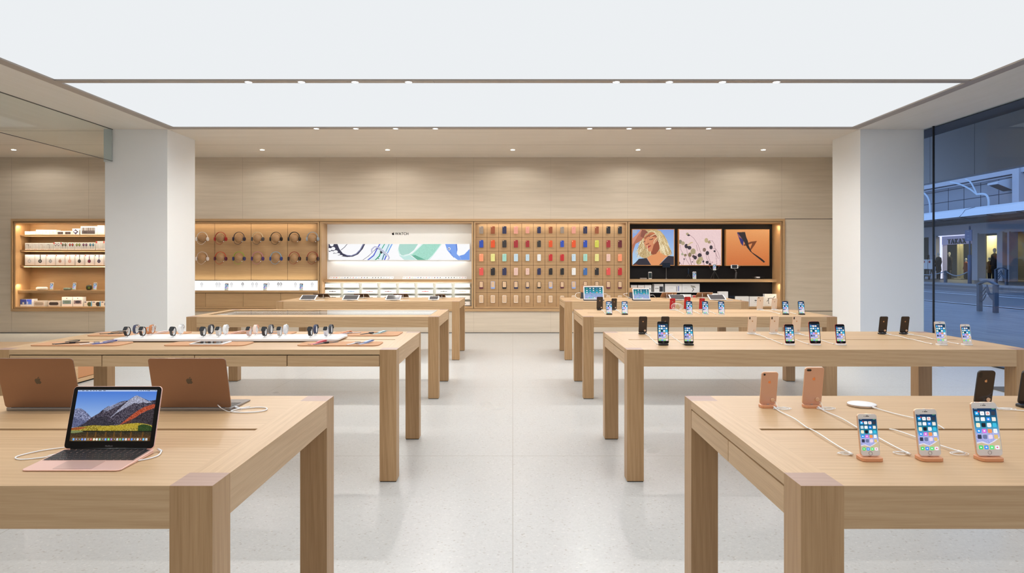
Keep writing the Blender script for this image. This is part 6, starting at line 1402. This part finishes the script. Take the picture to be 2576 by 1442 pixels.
steel_c, dark_c, gold_c, silver_c = mat('case_steel', c(205, 195, 188), .15, .9), mat('case_dark', c(60, 60, 64), .25, .8), mat('case_gold', c(235, 180, 150), .2, .8), mat('case_silver', c(215, 214, 214), .2, .85)
rosec = mat('case_gold', None) if False else gold_c
fw = [(321, bm('black', (34, 26, 24)), steel_c, 'black leather strap watch with steel case, at the pillar end'), (360, bm('brown', (52, 34, 26)), steel_c, 'dark brown leather strap watch, second from the pillar end'), (436, bm('charcoal', (72, 70, 68)), dark_c, 'charcoal strap watch standing alone with a white one behind'),
      (512, bm('graphite', (66, 64, 62)), dark_c, 'graphite strap watch with dark case mid tray'), (551, bm('mesh', (190, 186, 184), .35, .3), silver_c, 'silver mesh strap watch, pillar side of the wide gap'), (627.5, bm('rose', (206, 178, 168), .6), gold_c, 'dusty pink strap watch with gold case'),
      (666.5, bm('espresso', (40, 26, 22)), dark_c, 'espresso strap watch beside the dusty pink one'), (704.5, bm('silverloop', (184, 178, 172), .4, .2), silver_c, 'grey loop watch with silver case, before the white loop'), (781.5, bm('jet', (26, 20, 20)), dark_c, 'jet black strap watch near the tray end'), (821, bm('dotted', (222, 218, 226)), silver_c, 'white perforated strap watch at the tray end')]
bw = [(344, bm('navyweave', (72, 74, 98)), steel_c, 'navy woven strap watch facing away', 0), (384, bm('saddle', (205, 132, 84)), steel_c, 'tan double wrap leather watch facing away', 1), (456.5, bm('white', (236, 234, 232)), silver_c, 'white strap watch facing away behind the charcoal one', 0), (531.5, bm('ink', (58, 54, 56)), dark_c, 'ink black strap watch facing away', 0), (569, bm('white', (236, 234, 232)), silver_c, 'white strap watch facing away beside the mesh one', 0),
      (644.5, bm('blush', (240, 214, 200)), gold_c, 'blush strap watch facing away', 0), (682, bm('slate', (104, 100, 98)), dark_c, 'slate grey strap watch facing away', 0), (719.5, bm('fog', (214, 214, 218)), silver_c, 'pale fog strap watch facing away', 0), (795, bm('midnight', (52, 58, 88)), dark_c, 'midnight blue strap watch facing away', 0), (833, bm('anthracite', (62, 62, 66)), dark_c, 'anthracite strap watch facing away at the tray end', 0)]
for p, b_, k_, lb in fw:
    x = X(p, 5.22); watch(x, 5.215, b_, k_, lb, 1, dots='perforated' in lb); watch_stand(x, 5.215, lb, 1)
for p, b_, k_, lb, dbl in bw:
    x = X(p, 5.385); watch(x, 5.375, b_, k_, lb, -1, double=dbl); watch_stand(x, 5.375, lb, -1)
# straps and watches lying on the mats
def flat(x, y, yaw, bandm, casem, label, with_case=True, group='watches and straps lying on the leather mats', z=MZ):
    t = thing('smartwatch' if with_case else 'watch_strap', (x, y, z), label, 'watch' if with_case else 'strap', group, (0, 0, R(yaw)))
    if with_case:
        MB().prism(rrect(CW, CH, .009, 5), .0005, .0112, bev=.0022).build('case', casem, t); MB().prism(rrect(CW - .004, CH - .004, .007, 5), .011, .0118).build('display', scr, t)
        for s in (-1, 1): MB().band([(0, s * .018, .006), (0, s * .03, .006), (0, s * .06, .003), (0, s * .105, .0016)], .0215, .0026).build('band', bandm, t)
    else:
        MB().band([(0, -.085, .0016), (0, -.04, .0016), (0, 0, .003), (0, .04, .008), (0, .075, .012), (0, .082, .017), (0, .06, .019), (0, .02, .015), (0, -.01, .010)], .0235, .0026).build('band', bandm, t)
        MB().box(-.0135, .0135, -.088, -.083, .0003, .004).build('buckle', casem, t)
    return t
def fx(p, Y): return X(p, Y)
proto = None
Ya, Yb = 4.95, 5.64
L1 = [(168, Ya, -66, 'nearblack', (60, 62, 70), 0, 'dark grey woven strap on the pillar end mat'), (182, Ya, -72, 'blackband', (34, 34, 38), 1, 'black watch lying on the pillar end mat'), (243, Ya, -66, 'whiteband', (232, 232, 232), 1, 'white watch lying beside the blue strap'), (263, Ya, -60, 'blueloop', (64, 92, 176), 0, 'blue nylon strap lying on the pillar end mat'),
      (800, Ya, -40, 'pinkloop', (238, 120, 130), 0, 'pink striped nylon strap on the aisle end mat'), (820, Ya, -52, 'greyband', (96, 98, 104), 1, 'grey watch lying beside the pink strap'), (900, Ya, -44, 'silverband', (205, 205, 212), 1, 'silver watch lying beside the pale blue strap'), (920, Ya, -38, 'paleblue', (170, 190, 228), 0, 'pale blue nylon strap on the aisle end mat'),
      (282, Yb, -74, 'olive', (58, 60, 44), 0, 'olive strap on the mat behind the tray'), (302, Yb, -74, 'darkgrey', (70, 72, 78), 0, 'dark grey strap on the mat behind the tray'), (398, Yb, -70, 'palepink', (235, 225, 228), 0, 'white strap behind the tan double wrap watch'), (590, Yb, -74, 'blushflat', (238, 190, 180), 0, 'blush strap behind the tray, middle mat'), (610, Yb, -66, 'brownflat', (176, 130, 96), 0, 'brown strap behind the tray, middle mat'),
      (672, Yb, -60, 'greyflat', (150, 150, 155), 1, 'grey watch lying behind the espresso watch'), (862, Yb, -66, 'peachflat', (240, 170, 130), 0, 'peach strap just past the tray end'), (880, Yb, -58, 'silverflat', (190, 190, 198), 1, 'silver watch lying past the tray end'), (934, Yb, -58, 'darkbuckle', (70, 68, 66), 1, 'dark watch lying on the far aisle end mat'), (954, Yb, -46, 'icy', (196, 224, 228), 0, 'icy blue strap on the far aisle end mat')]
for p, Y_, yaw, n_, rgb, wc, lb in L1: flat(X(p, Y_), Y_, yaw * .72, bm(n_, rgb), silver_c if sum(rgb) > 300 else dark_c, lb, bool(wc))
# bands inside the glass case
Yc = T3 + .6125 + .05
for i, (p, rgb, n_) in enumerate(((611, (60, 60, 66), 'black'), (629, (80, 80, 84), 'graphite'), (677.5, (235, 120, 95), 'coral'), (692.7, (225, 130, 100), 'apricot'), (741.8, (120, 118, 120), 'grey'), (758.8, (140, 160, 120), 'sage'), (776.6, (150, 120, 170), 'lilac'))):
    flat(X(p, Yc), Yc, -60, bm('case' + n_, rgb), silver_c, '%s strapped watch lying inside the glass topped case' % n_, True, 'watches inside the glass case', z=.8065)

# ================================================================ sub-parts: what sits on a part belongs to it
for host, kids in (('lid', ('display', 'bezel', 'logo', 'lettering')), ('base', ('keyboard', 'keyboard_well', 'trackpad')), ('back_glass', ('logo', 'camera_lens', 'security_tag')), ('front_glass', ('display', 'home_button', 'earpiece')), ('rim', ('lens',)), ('shell', ('camera_cutout', 'mark', 'clear_window')), ('headband', ('ear_cup',)), ('board_never', ())):
    for t in [o for o in bpy.data.objects if o.type == 'EMPTY' and o.parent is None]:
        hs = [o for o in t.children if o.name.split('.')[0] == host]
        if len(hs) != 1: continue
        h_ = hs[0]
        if t.name.startswith('watch') or t.name.startswith('charging'): continue
        for o in list(t.children):
            if o is not h_ and o.name.split('.')[0] in kids: o.parent = h_
